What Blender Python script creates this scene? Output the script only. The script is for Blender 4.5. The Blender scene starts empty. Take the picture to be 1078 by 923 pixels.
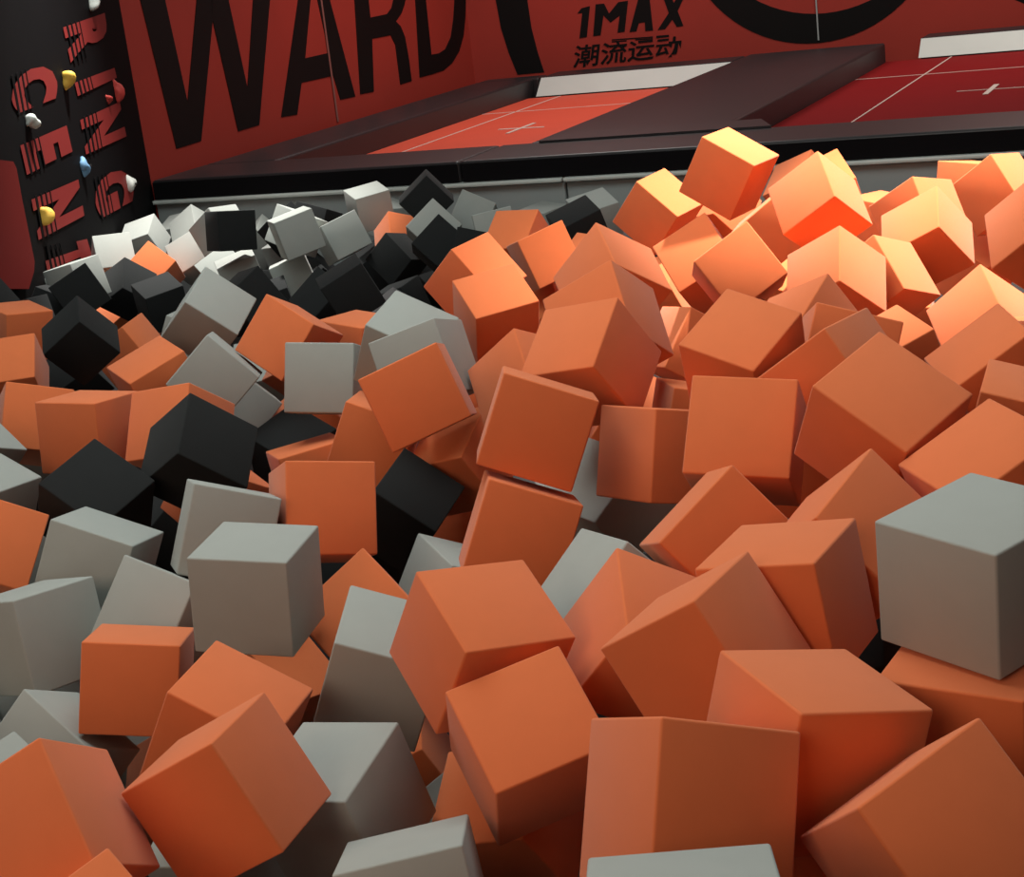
import bpy, bmesh, math, random
from mathutils import Vector, Matrix
from mathutils.geometry import tessellate_polygon
random.seed(11)
sc = bpy.context.scene
COL = sc.collection
H0 = 2.0                      # eye height above the pit floor (metres); heights below are given relative to the eye

# ---------------------------------------------------------------- camera
CAM = [(0.91335, 0.390389, -0.11571), (0.009242, -0.303978, -0.952634), (-0.407072, 0.869019, -0.281246)]
F_PX, W_PX, H_PX = 1800.0, 1078.0, 923.0
cd = bpy.data.cameras.new('camera'); cam = bpy.data.objects.new('camera', cd); COL.objects.link(cam)
cd.sensor_width = 36.0; cd.lens = 36.0 * F_PX / W_PX; cd.clip_start = 0.05; cd.clip_end = 100
RIGHT, DOWN, FWD = (Vector(v) for v in CAM)
m = Matrix((RIGHT, -DOWN, -FWD)).transposed().to_4x4(); m.translation = Vector((0, 0, H0)); cam.matrix_world = m
sc.camera = cam
sc.view_settings.view_transform = 'Standard'; sc.view_settings.look = 'None'
sc.view_settings.gamma = 1.0; sc.view_settings.exposure = 0.0; sc.view_settings.use_curve_mapping = False

# ---------------------------------------------------------------- materials
def mat(name, color, rough=0.8, noise=0.06, nscale=6.0, bump=0.0, bscale=200.0, spec=0.3, sheen=0.0):
    ma = bpy.data.materials.new(name); ma.use_nodes = True
    nt = ma.node_tree; b = nt.nodes['Principled BSDF']
    b.inputs['Roughness'].default_value = rough
    b.inputs['Specular IOR Level'].default_value = spec
    if sheen:
        b.inputs['Sheen Weight'].default_value = sheen
    tc = nt.nodes.new('ShaderNodeTexCoord')
    n = nt.nodes.new('ShaderNodeTexNoise'); n.inputs['Scale'].default_value = nscale; n.inputs['Detail'].default_value = 3
    nt.links.new(tc.outputs['Object'], n.inputs['Vector'])
    r = nt.nodes.new('ShaderNodeMapRange'); r.inputs['To Min'].default_value = 1 - noise; r.inputs['To Max'].default_value = 1 + noise
    nt.links.new(n.outputs['Fac'], r.inputs['Value'])
    mx = nt.nodes.new('ShaderNodeVectorMath'); mx.operation = 'SCALE'; mx.inputs[0].default_value = color
    nt.links.new(r.outputs['Result'], mx.inputs['Scale'])
    nt.links.new(mx.outputs['Vector'], b.inputs['Base Color'])
    if bump:
        n2 = nt.nodes.new('ShaderNodeTexNoise'); n2.inputs['Scale'].default_value = bscale
        nt.links.new(tc.outputs['Object'], n2.inputs['Vector'])
        bp = nt.nodes.new('ShaderNodeBump'); bp.inputs['Strength'].default_value = bump; bp.inputs['Distance'].default_value = 0.002
        nt.links.new(n2.outputs['Fac'], bp.inputs['Height']); nt.links.new(bp.outputs['Normal'], b.inputs['Normal'])
    return ma
M = {
 'O': mat('orange_foam', (0.76, 0.186, 0.064), 0.95, 0.04, 5, 0.25, 900, 0.15, 0.2),
 'G': mat('grey_foam', (0.375, 0.388, 0.363), 0.95, 0.04, 5, 0.25, 900, 0.15, 0.1),
 'K': mat('black_foam', (0.015, 0.016, 0.0165), 0.9, 0.1, 5, 0.25, 900, 0.2, 0.05),
 'pad': mat('black_vinyl', (0.022, 0.020, 0.022), 0.42, 0.15, 3, 0.15, 60, 0.5),
 'pad_shade': mat('shaded_black_vinyl', (0.006, 0.005, 0.006), 0.9, 0.1, 3, 0.0, 60, 0.1),  # darker than the pad vinyl, to paint shade on the pad fronts
 'padside': mat('black_vinyl_side', (0.012, 0.011, 0.012), 0.5, 0.1, 3, 0.1, 60, 0.4),
 'greypad': mat('grey_vinyl', (0.34, 0.365, 0.36), 0.5, 0.05, 2, 0.1, 60, 0.4),
 'silver': mat('pale_grey_vinyl', (0.62, 0.65, 0.61), 0.45, 0.08, 3, 0.1, 60, 0.5),
 'red': mat('red_mat', (0.36, 0.034, 0.022), 0.6, 0.12, 1.5, 0.1, 80, 0.3),
 'darkred': mat('dark_red_mat', (0.14, 0.011, 0.009), 0.8, 0.1, 1.5, 0.1, 80, 0.08),
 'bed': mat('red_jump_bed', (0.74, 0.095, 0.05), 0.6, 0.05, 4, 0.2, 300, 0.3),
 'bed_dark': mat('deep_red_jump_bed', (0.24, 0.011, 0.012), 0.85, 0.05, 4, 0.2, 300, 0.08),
 'white': mat('white_tape', (0.75, 0.62, 0.55), 0.6, 0.05),
 'ink': mat('black_print', (0.005, 0.004, 0.004), 0.6, 0.1, 4, 0, 200, 0.15),
 'redink': mat('red_print', (0.19, 0.013, 0.011), 0.6, 0.1, 4),
 'board': mat('black_board', (0.003, 0.003, 0.0035), 0.7, 0.2, 3, 0.1, 90, 0.06),
 'seam': mat('pale_seam', (0.26, 0.10, 0.085), 0.6),
 'hyellow': mat('yellow_resin', (0.75, 0.45, 0.07), 0.6, 0.08, 20),
 'hwhite': mat('white_resin', (0.62, 0.64, 0.60), 0.6, 0.1, 20),
 'hblue': mat('blue_resin', (0.13, 0.26, 0.42), 0.6, 0.1, 20),
 'hred': mat('red_resin', (0.55, 0.06, 0.05), 0.6, 0.1, 20),
 'floor': mat('grey_concrete', (0.06, 0.06, 0.06), 0.9, 0.1, 2),
}

# ---------------------------------------------------------------- helpers
def P(x, z, h): return Vector((x, z, h + H0))
def link(name, me, parent=None):
    o = bpy.data.objects.new(name, me); COL.objects.link(o)
    if parent: o.parent = parent
    return o
def tag(o, label=None, cat=None, group=None, kind=None):
    if label: o['label'] = label
    if cat: o['category'] = cat
    if group: o['group'] = group
    if kind: o['kind'] = kind
    return o
def finish(bm, name, mats, parent=None, smooth=False):
    bmesh.ops.recalc_face_normals(bm, faces=bm.faces)
    me = bpy.data.meshes.new(name); bm.to_mesh(me); bm.free()
    for k in mats: me.materials.append(M[k])
    if smooth:
        for p in me.polygons: p.use_smooth = True
    return link(name, me, parent)
def bm_box(bm, lo, hi, mi=0, bev=0.0, seg=2):
    vs = [bm.verts.new((x, y, z)) for x in (lo[0], hi[0]) for y in (lo[1], hi[1]) for z in (lo[2], hi[2])]
    idx = [(0,1,3,2),(4,6,7,5),(0,4,5,1),(2,3,7,6),(0,2,6,4),(1,5,7,3)]
    fs = [bm.faces.new([vs[i] for i in f]) for f in idx]
    for f in fs: f.material_index = mi
    if bev:
        es = list({e for f in fs for e in f.edges})
        bmesh.ops.bevel(bm, geom=es, offset=bev, segments=seg, profile=0.5, affect='EDGES')
    return fs
def bm_prism(bm, pts, off, mi=0):
    """polygon pts (list of Vector) extruded by the vector off"""
    a = [bm.verts.new(p) for p in pts]; b = [bm.verts.new(p + off) for p in pts]
    n = len(a); fs = []
    for tri in tessellate_polygon([pts]):
        for ring in (a, b):
            try: fs.append(bm.faces.new([ring[i] for i in tri]))
            except ValueError: pass
    for i in range(n): fs.append(bm.faces.new((a[i], b[i], b[(i+1) % n], a[(i+1) % n])))
    for f in fs: f.material_index = mi

# ---------------------------------------------------------------- foam cubes
def foam_mesh(key, var):
    bm = bmesh.new()
    bm_box(bm, (-.5, -.5, -.5), (.5, .5, .5), 0, 0.021, 3)
    me = bpy.data.meshes.new('foam_cube_' + key); bm.to_mesh(me); bm.free(); me.materials.append(M[key])
    for p in me.polygons: p.use_smooth = True
    if hasattr(me, 'shade_auto_smooth'): pass
    me.set_sharp_from_angle(angle=math.radians(50)) if hasattr(me, 'set_sharp_from_angle') else None
    return me
FOAM = {k: foam_mesh(k, 0) for k in 'OGK'}
NAMES = {'O': 'orange_foam_cube', 'G': 'grey_foam_cube', 'K': 'black_foam_cube'}
GROUPS = {'O': 'orange foam cubes in the pit', 'G': 'grey foam cubes in the pit', 'K': 'black foam cubes in the pit'}
# colour, centre (x, y, z), rotation (w, x, y, z), edge lengths, label
CUBES = [
 ('O', (-1.6754, 1.7762, 0.7874), (0.84954, -0.27522, 0.44352, -0.07630), (0.2098, 0.1997, 0.1998), 'large orange foam cube in the bottom left corner of the picture'),
 ('O', (-1.4924, 1.6224, 0.6878), (0.51701, -0.03664, 0.30836, -0.79767), (0.1986, 0.1986, 0.1986), 'tip of an orange foam cube poking up at the bottom left edge'),
 ('O', (-1.4886, 1.9823, 0.7698), (0.24177, -0.05931, 0.96852, -0.00219), (0.1924, 0.1911, 0.1989), 'large orange foam cube standing on a corner in the left foreground'),
 ('O', (-1.6963, 2.2854, 0.7050), (0.24954, 0.06106, -0.96638, -0.01089), (0.2001, 0.1971, 0.1986), 'orange foam cube with a tilted top directly behind the large corner-standing one'),
 ('O', (-2.0764, 2.5409, 0.6623), (0.06152, 0.22235, -0.96532, 0.12223), (0.1919, 0.1997, 0.1832), 'orange foam cube sitting level in front of grey ones, left side'),
 ('G', (-2.1036, 2.1299, 0.5607), (0.57661, -0.08572, 0.23958, -0.77639), (0.1986, 0.1986, 0.1986), 'small grey foam cube tip at the left edge above the bottom left orange one'),
 ('G', (-2.4295, 2.6811, 0.6730), (0.80248, -0.10876, -0.02616, 0.58610), (0.1999, 0.1993, 0.2069), 'grey foam cube cropped by the left edge, beside the level orange one'),
 ('G', (-2.4527, 2.9386, 0.7321), (0.17144, 0.11400, -0.97142, 0.11811), (0.2004, 0.1971, 0.1986), 'grey foam cube with a pale tilted top below the low black one at left'),
 ('G', (-2.1715, 2.7872, 0.6769), (0.46390, -0.87539, 0.11714, 0.06907), (0.1993, 0.1991, 0.1991), 'grey foam cube half hidden between the level orange one and the three-faced grey one'),
 ('G', (-1.8156, 2.6271, 0.8373), (0.04364, 0.10067, -0.99396, 0.00076), (0.2007, 0.1992, 0.1959), 'upright grey foam cube showing three faces, front left'),
 ('O', (-1.7067, 2.8487, 0.6654), (0.42126, 0.11719, 0.41176, -0.79954), (0.1986, 0.1986, 0.1986), 'orange foam cube showing a single peaked face right of the three-faced grey one'),
 ('G', (-1.5434, 2.5941, 0.7002), (0.96229, 0.05860, 0.20483, 0.16911), (0.1984, 0.1988, 0.1986), 'tall grey foam cube leaning beside the overhanging orange one, left of it'),
 ('G', (-1.4307, 2.2129, 0.6291), (0.71639, 0.04174, -0.12410, 0.68531), (0.1998, 0.1986, 0.1986), 'grey foam cube with a lit wedge-shaped top behind the corner-standing orange one in front'),
 ('O', (-1.2262, 2.3933, 0.8569), (0.25239, -0.31296, -0.91546, 0.01700), (0.1983, 0.2127, 0.1895), 'big orange foam cube overhanging the one below it, front middle'),
 ('G', (-1.1933, 2.0047, 0.5964), (0.08770, -0.21238, 0.96568, -0.12115), (0.1995, 0.1977, 0.1986), 'pale grey foam cube lying low at the bottom edge, left of the middle'),
 ('O', (-1.0985, 2.2668, 0.7431), (0.24789, -0.36107, -0.87920, -0.18757), (0.1981, 0.2022, 0.1920), 'orange foam cube supporting the overhanging one in the front middle'),
 ('O', (-0.6486, 1.7595, 0.9609), (0.10566, 0.36199, 0.89402, -0.24192), (0.1957, 0.1891, 0.1987), 'upright orange foam cube showing two faces, just above the cropped grey one at the bottom'),
 ('G', (-0.5425, 1.4324, 0.9627), (0.59975, -0.77969, -0.14235, 0.11015), (0.1986, 0.1986, 0.1986), 'pale grey foam cube cropped by the bottom edge under an upright orange one'),
 ('O', (-0.5481, 1.9625, 0.9435), (0.07984, -0.36883, -0.91953, 0.10979), (0.2009, 0.2007, 0.1986), 'orange foam cube with a wide level top left of the bottom right corner'),
 ('O', (-0.7754, 2.2616, 0.9286), (0.26329, 0.07837, 0.96152, -0.00472), (0.1946, 0.1920, 0.1986), 'orange foam cube on its edge with a narrow lit strip, behind the upright front one'),
 ('O', (-0.7029, 2.4546, 0.9386), (0.06648, 0.05258, 0.99640, 0.00168), (0.2003, 0.1972, 0.1987), 'orange foam cube with a level top, just left of the large level grey one'),
 ('G', (-0.3588, 2.2217, 1.0967), (0.01411, -0.23939, -0.97055, -0.02301), (0.1965, 0.2142, 0.1806), 'large grey foam cube resting level at the right edge of the picture'),
 ('O', (-0.6508, 2.6879, 0.9417), (0.31162, -0.51338, 0.77898, -0.18032), (0.2016, 0.2040, 0.1985), 'orange foam cube peaked behind the large level grey cube, left of it'),
 ('O', (-0.6514, 2.9667, 1.0735), (0.22822, -0.19114, -0.93393, -0.19789), (0.2095, 0.1995, 0.1919), 'orange foam cube with a broad diamond top, above the large level grey cube'),
 ('O', (-0.4335, 2.8303, 0.9951), (0.03326, 0.39499, 0.89133, 0.22002), (0.1924, 0.2034, 0.1990), 'orange foam cube with a sloping top right behind the large level grey cube'),
 ('O', (-0.4569, 3.3671, 0.9366), (0.72017, -0.67998, 0.07329, 0.11665), (0.1986, 0.1986, 0.1986), 'orange foam cube cropped by the right edge below a peaked bright one'),
 ('O', (-0.9398, 3.0778, 1.0025), (0.06083, 0.03185, -0.88598, -0.45861), (0.2044, 0.1982, 0.1987), 'orange foam cube with a nearly square face turned to us, right of centre'),
 ('O', (-1.1961, 3.2984, 0.9000), (0.01864, 0.29087, 0.94403, -0.15443), (0.1982, 0.1986, 0.1972), 'orange foam cube showing two upright faces left of the square-faced one, right of centre'),
 ('O', (-1.3982, 3.1099, 1.0178), (0.95543, -0.12657, 0.18221, 0.19478), (0.2027, 0.1983, 0.1948), 'tall flat-faced orange foam cube at the very centre, stacked on another'),
 ('O', (-1.4141, 2.9991, 0.8251), (0.94934, -0.14749, 0.17521, 0.21516), (0.1984, 0.1988, 0.1986), 'orange foam cube directly under the tall flat-faced one at the centre'),
 ('G', (-1.1206, 2.7362, 0.7859), (0.83437, -0.40792, 0.08925, -0.35981), (0.1986, 0.1986, 0.1988), "grey foam cube tilted between orange ones right of the centre stack's lower cube"),
 ('O', (-0.9836, 2.5249, 0.8176), (0.35292, 0.23637, 0.79667, -0.42998), (0.1981, 0.1991, 0.1985), 'orange foam cube with an upright ridge right of the overhanging front one'),
 ('O', (-0.9170, 2.8041, 0.8950), (0.34504, -0.31217, 0.88209, -0.07356), (0.1938, 0.1983, 0.1986), 'orange foam cube with a long lit edge sloping down left, below the square orange face'),
 ('K', (-2.0716, 3.7194, 0.5920), (0.33816, 0.03813, -0.92995, -0.13926), (0.1899, 0.1979, 0.1986), 'black foam cube wedged right of the square orange face, left of centre'),
 ('G', (-1.7306, 3.2872, 0.5511), (0.50298, -0.78685, 0.33155, -0.13401), (0.1986, 0.1986, 0.1986), 'grey foam cube peeping up behind the overhanging orange one in front'),
 ('O', (-2.9633, 3.6275, 0.8323), (0.00921, 0.00476, -0.99835, 0.05652), (0.1990, 0.1984, 0.1986), 'upright orange foam cube with a level top behind the low black one at left'),
 ('O', (-3.4045, 3.9127, 0.7590), (0.87871, -0.27260, 0.06015, 0.38723), (0.1986, 0.1986, 0.1986), 'orange foam cube face tucked behind the upright one at the left edge'),
 ('O', (-2.7028, 3.6762, 0.8174), (0.02056, 0.06971, 0.46919, -0.88010), (0.1986, 0.1986, 0.1986), 'orange foam cube face between the upright one and the large tilted black one'),
 ('O', (-3.2199, 4.3070, 0.7726), (0.00989, -0.29715, -0.93894, -0.17322), (0.1980, 0.1997, 0.1986), 'orange foam cube with a lit top right of the pointed black one'),
 ('O', (-4.1851, 5.4626, 0.5780), (0.48797, 0.09999, -0.86686, 0.02095), (0.1986, 0.1986, 0.1986), 'small orange corner of a foam cube just right of the pointed black one'),
 ('O', (-4.5508, 5.2539, 0.7240), (0.09669, 0.54011, -0.83579, -0.01967), (0.1986, 0.1986, 0.1986), 'bright orange foam cube cropped by the left edge, under the climbing wall'),
 ('O', (-4.0591, 4.6198, 0.7177), (0.11528, -0.22099, 0.87357, -0.41804), (0.1986, 0.1986, 0.1986), 'orange foam cube cropped by the left edge, left of the pointed black one'),
 ('K', (-4.0847, 5.0448, 0.7352), (0.34449, 0.01256, 0.81774, -0.46094), (0.1964, 0.2030, 0.1965), 'pointed black foam cube standing on a corner near the left edge'),
 ('K', (-4.9488, 6.1711, 0.6743), (0.23111, -0.33528, 0.91333, 0.00333), (0.1986, 0.1986, 0.1987), 'black foam cube with a tilted face just below the sideways letter T'),
 ('K', (-5.2427, 6.9071, 0.5246), (0.40575, 0.71868, 0.55419, -0.10837), (0.1986, 0.1986, 0.1986), 'black foam cube between the pale cubes and the pointed black one'),
 ('K', (-4.9591, 6.7741, 0.4838), (0.09669, -0.31124, -0.93912, -0.10877), (0.1982, 0.1982, 0.1986), 'black foam cube with a lighter top left of the edge-balanced pale grey one'),
 ('O', (-5.3402, 7.2843, 0.5308), (0.24181, -0.16146, -0.87942, -0.37694), (0.1986, 0.1984, 0.1986), 'single orange foam cube among white-lit grey ones, far left'),
 ('G', (-5.9336, 8.0542, 0.5638), (0.09771, -0.11339, 0.95703, 0.24839), (0.2017, 0.1956, 0.1837), 'white-lit grey foam cube right behind the lone orange one, far left'),
 ('G', (-5.6391, 7.3578, 0.5965), (0.36235, 0.41745, -0.15388, 0.81900), (0.1986, 0.1986, 0.1986), 'white-lit grey foam cube left of the lone orange one, by the climbing wall'),
 ('G', (-5.3593, 6.6785, 0.6196), (0.74355, -0.06432, -0.08113, 0.66061), (0.1986, 0.1986, 0.1986), 'lowest pale grey foam cube against the foot of the climbing wall'),
 ('G', (-5.2748, 7.5728, 0.5427), (0.10005, -0.26514, 0.83868, 0.46508), (0.2004, 0.1983, 0.1990), 'pale grey foam cube right of the lone orange one at far left'),
 ('G', (-5.8368, 8.4178, 0.5345), (0.28305, 0.05128, 0.89173, -0.34939), (0.1981, 0.1986, 0.1986), 'white-lit grey pointed foam cube under the corner pad, far left'),
 ('G', (-4.9912, 7.4351, 0.6992), (0.33110, -0.70092, -0.54321, 0.32250), (0.2002, 0.1986, 0.1986), 'white-lit grey foam cube partly covered by a broad-fronted black one, far back'),
 ('G', (-5.5924, 8.7553, 0.3973), (0.06909, 0.32202, 0.19795, -0.92322), (0.1991, 0.1935, 0.2031), 'small pale grey foam cube corner right below the broad-fronted black one, far back'),
 ('K', (-5.2313, 8.4484, 0.5226), (0.03112, 0.34456, 0.75577, -0.55598), (0.1986, 0.1986, 0.1986), 'small black foam cube corner right of the broad-fronted black one, far back'),
 ('G', (-4.4249, 7.2389, 0.7127), (0.11190, -0.35321, 0.92873, 0.01368), (0.2016, 0.1991, 0.1989), 'light grey foam cube with a big tilted front, middle of the far left heap'),
 ('G', (-4.6437, 7.6002, 0.6600), (0.75836, -0.00877, 0.24318, 0.60472), (0.1986, 0.1986, 0.1996), 'pale grey foam cube tip behind the big tilted grey one, far back'),
 ('G', (-5.3453, 8.6248, 0.3347), (0.98949, 0.10456, -0.05783, -0.08146), (0.1979, 0.1971, 0.1996), 'sliver of grey foam cube under the small black corner, far back'),
 ('G', (-4.6689, 7.0695, 0.5404), (0.10728, -0.31305, 0.94082, 0.07317), (0.1969, 0.1986, 0.1986), 'pale grey foam cube with a lit long top behind the edge-balanced one'),
 ('G', (-4.7468, 7.6767, 0.4003), (0.14793, -0.26514, 0.95276, -0.00822), (0.1991, 0.1986, 0.1987), 'pale grey foam cube pointing down between black ones, far left heap'),
 ('G', (-4.3755, 7.5877, 0.6137), (0.51895, -0.18959, -0.78018, -0.29338), (0.1923, 0.2045, 0.1991), 'pale grey foam cube with a diamond-like face below the grey one at the ledge'),
 ('G', (-4.5144, 8.1787, 0.6706), (0.05746, -0.37104, -0.92331, -0.08080), (0.1985, 0.1999, 0.1986), 'grey foam cube with a lit top overlapping the pale lip of the far ledge'),
 ('K', (-4.0111, 7.8792, 0.7435), (0.37282, 0.08249, 0.71839, -0.58148), (0.2050, 0.1964, 0.1987), 'black foam cube standing like a diamond against the far ledge'),
 ('G', (-3.8662, 7.6346, 0.6254), (0.46267, 0.05554, 0.55167, -0.69174), (0.1988, 0.1989, 0.1986), 'grey foam cube with a peaked outline just below the black diamond-shaped one'),
 ('K', (-3.7385, 7.4279, 0.5800), (0.46791, 0.06260, 0.54666, -0.69159), (0.1988, 0.1988, 0.1986), 'black foam cube directly below the grey peaked one, far back'),
 ('G', (-3.9852, 8.3574, 0.5623), (0.94373, -0.20629, 0.21348, 0.14576), (0.1986, 0.1986, 0.1986), 'grey foam cube face right of the black diamond-shaped one, by the ledge'),
 ('G', (-3.5744, 7.7330, 0.5938), (0.84805, 0.01009, -0.09535, -0.52116), (0.1984, 0.1987, 0.1986), 'small grey foam cube left of the small orange one under the ledge'),
 ('G', (-3.7166, 8.7007, 0.4388), (0.02412, -0.19068, -0.98012, -0.04915), (0.1977, 0.1978, 0.1986), "small grey foam cube top between a small orange one and the ledge's black one"),
 ('K', (-2.7533, 6.8258, 0.7372), (0.30840, 0.12126, 0.15287, -0.93103), (0.1986, 0.1986, 0.1986), "black foam cube beside a pale grey top, left of the orange mound's foot"),
 ('G', (-2.9971, 7.6315, 0.6453), (0.09209, -0.41018, -0.89854, -0.12609), (0.1986, 0.1986, 0.1986), 'grey foam cube with a pale top against the ledge, just left of the orange mound'),
 ('O', (-2.7702, 6.2070, 0.8075), (0.02301, -0.06125, -0.90097, 0.42892), (0.1989, 0.1986, 0.1986), 'small orange foam cube with a lit face right below the far grey ledge'),
 ('O', (-2.5772, 5.9974, 0.7968), (0.92434, -0.06890, -0.16839, 0.33541), (0.1962, 0.1984, 0.2005), 'orange foam cube with a flat tilted face where black cubes meet orange ones'),
 ('O', (-2.3848, 4.9560, 0.9335), (0.34430, -0.70445, -0.57827, 0.22543), (0.2008, 0.1986, 0.1971), 'orange foam cube on its edge behind the one with a lit level top'),
 ('O', (-1.6268, 4.2174, 1.0737), (0.36996, 0.14226, 0.83644, -0.37850), (0.2018, 0.1969, 0.1973), 'orange foam cube with a central ridge, hindmost of three stepped behind each other'),
 ('O', (-1.4548, 3.7181, 1.0775), (0.22954, 0.03796, 0.92273, -0.30732), (0.2018, 0.1972, 0.1985), 'orange foam cube with a central ridge, middle of three stepped behind each other'),
 ('O', (-1.3934, 3.4356, 1.0633), (0.71699, 0.13548, -0.29618, 0.61631), (0.1962, 0.2028, 0.1974), 'orange foam cube with a big lit left face above the tall flat-faced one at centre'),
 ('O', (-2.1529, 4.5881, 0.9048), (0.20787, -0.37741, -0.89175, -0.13834), (0.1940, 0.2033, 0.1986), 'orange foam cube with a lit level top right of the pale peaked grey one'),
 ('O', (-1.7509, 3.8762, 0.8837), (0.28621, 0.14651, 0.90803, -0.26852), (0.1982, 0.1986, 0.1986), 'orange foam cube wedged between the right-tipped one and the centre stack'),
 ('G', (-2.2087, 4.0970, 0.9333), (0.23550, 0.01844, -0.96276, -0.13147), (0.1987, 0.1999, 0.1986), 'grey foam cube with a pale peaked top above the right-tipped orange one'),
 ('G', (-2.0300, 3.8661, 0.9441), (0.15816, -0.06386, 0.97757, -0.12356), (0.1968, 0.1992, 0.1986), 'grey foam cube directly behind the right-tipped orange one, in front of a paler one'),
 ('O', (-1.8734, 3.5045, 0.9676), (0.18780, -0.20665, 0.95606, -0.08926), (0.2066, 0.1984, 0.1910), 'orange foam cube tipped to the right in front of two grey cubes, left of centre'),
 ('O', (-2.2446, 3.9221, 0.7198), (0.07847, -0.58722, -0.77976, 0.20247), (0.1979, 0.1987, 0.1985), 'orange foam cube tucked under the left side of the right-tipped orange one'),
 ('G', (-2.4960, 4.1234, 0.8392), (0.02684, 0.15774, -0.97454, 0.15708), (0.1987, 0.1986, 0.1992), 'grey foam cube with a square face turned to us, left of centre'),
 ('G', (-2.9534, 4.2366, 0.8121), (0.44606, 0.07001, 0.64487, -0.61667), (0.1961, 0.2004, 0.1986), 'grey foam cube with its face tilted like a diamond below the edge-balanced pale grey one'),
 ('G', (-3.1587, 4.6307, 0.5994), (0.44987, -0.05455, -0.74597, -0.48802), (0.1927, 0.2044, 0.1986), 'grey foam cube corner between the large tilted black one and the square-faced grey one'),
 ('G', (-3.2075, 4.6237, 0.9089), (0.39132, 0.13545, -0.89606, -0.16001), (0.1984, 0.1988, 0.1986), 'pale grey foam cube balanced on an edge with a brown shaded side, upper left'),
 ('O', (-2.7894, 4.4262, 0.8729), (0.94475, -0.20694, 0.25189, -0.03433), (0.1986, 0.1986, 0.2001), 'orange foam cube on its edge right of the edge-balanced pale grey one'),
 ('O', (-3.1178, 5.0387, 0.6233), (0.77175, 0.03813, -0.38459, 0.50501), (0.1983, 0.1984, 0.1986), 'sliver of an orange foam cube left of the square-faced grey one'),
 ('O', (-2.7507, 4.7843, 0.7594), (0.05226, -0.10205, -0.99306, 0.02607), (0.1948, 0.2036, 0.1986), 'orange foam cube with a bright low top behind the square-faced grey one'),
 ('K', (-3.7721, 6.3370, 0.5547), (0.82516, 0.32846, -0.22936, 0.39827), (0.1986, 0.1986, 0.1986), 'black foam cube right of the edge-standing orange one, left heap'),
 ('K', (-4.8063, 8.0163, 0.3079), (0.27085, 0.26679, 0.30402, -0.87352), (0.1989, 0.1987, 0.1986), 'sliver of a black foam cube below the big tilted grey one, far back'),
 ('K', (-3.9059, 5.9279, 0.6671), (0.54079, -0.16955, 0.59863, -0.56607), (0.1986, 0.1986, 0.1986), 'black foam cube right behind the edge-balanced pale grey one'),
 ('K', (-3.5027, 6.0867, 0.6683), (0.19565, -0.28885, 0.93275, 0.09086), (0.1991, 0.1981, 0.1986), 'large black foam cube behind the pale peaked grey one, left of centre'),
 ('K', (-4.1408, 7.7273, 0.4635), (0.36856, -0.06635, -0.92282, 0.09034), (0.2082, 0.2011, 0.1870), 'black foam cube with a faceted front left of the edge-standing orange pair, far back'),
 ('O', (-4.2529, 7.9877, 0.5217), (0.24133, 0.28232, 0.88915, -0.26735), (0.1980, 0.2084, 0.1899), 'small orange foam cube among black and grey ones, far back'),
 ('O', (-2.0348, 5.8141, 0.9822), (0.33981, -0.08928, -0.93378, -0.06788), (0.2002, 0.2008, 0.1948), 'orange foam cube with a bright top and dull front left of the highest one'),
 ('O', (-1.5951, 5.2652, 1.1921), (0.25515, -0.06902, -0.96424, -0.01928), (0.1973, 0.1999, 0.1986), 'brightly lit orange foam cube perched highest on the mound'),
 ('O', (-1.6677, 5.1345, 0.9241), (0.42111, -0.85798, -0.25273, -0.15055), (0.1986, 0.1986, 0.1986), 'lit orange foam cube at the left foot of the mound beside a diamond face'),
 ('O', (-1.4684, 4.8658, 0.9507), (0.29883, -0.22853, 0.91614, -0.13844), (0.1986, 0.1986, 0.1984), 'orange foam cube with a diamond face turned to us, left front of the mound'),
 ('O', (-1.6348, 5.8789, 0.8817), (0.25751, 0.18244, 0.68573, -0.65588), (0.1986, 0.1969, 0.1985), 'shaded orange foam cube squeezed behind the diamond-faced one on the mound'),
 ('O', (-1.2732, 5.1152, 1.0972), (0.54627, 0.07133, -0.44683, 0.70487), (0.1996, 0.1986, 0.1986), 'bright orange foam cube on the mound with a glowing lower face, beside the highest one'),
 ('O', (-1.8206, 7.0181, 0.8400), (0.24283, -0.94027, 0.10731, -0.21312), (0.1986, 0.1986, 0.1986), 'orange foam cube hidden behind the highest one, to its right'),
 ('O', (-1.6030, 6.6096, 0.8914), (0.24005, 0.10947, 0.29187, -0.91935), (0.1986, 0.1986, 0.1986), 'bright orange peak behind the glowing-faced cube on the mound'),
 ('O', (-0.9910, 5.3158, 0.9429), (0.17431, 0.16093, 0.85802, -0.45554), (0.2069, 0.1969, 0.1919), 'bright orange foam cube on the mound whose dark square underside faces us, right side'),
 ('O', (-1.0621, 5.5888, 0.9569), (0.23665, 0.20890, 0.93352, -0.16999), (0.1993, 0.1988, 0.1986), 'orange foam cube with a lit top ridge against the far ledge, right of a gap'),
 ('O', (-1.0594, 4.9547, 0.8839), (0.06445, -0.56119, 0.73950, -0.36612), (0.1986, 0.1986, 0.1986), 'brightly lit orange foam cube with a slanting face, front right of the mound'),
 ('O', (-0.8613, 5.9295, 0.9682), (0.29616, 0.14141, 0.93729, -0.11740), (0.1971, 0.2001, 0.1986), 'orange foam cube with a dull diamond front near the right edge of the mound'),
 ('O', (-0.9908, 6.2693, 0.9287), (0.96713, -0.07645, 0.03235, -0.24035), (0.1986, 0.1986, 0.1986), 'flat-topped orange foam cube touching the far ledge near the right edge'),
 ('O', (-0.5164, 4.3165, 1.1381), (0.83577, -0.42748, -0.23878, -0.24844), (0.1986, 0.1986, 0.1988), 'orange foam cube cropped by the right edge on the mound'),
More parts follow.
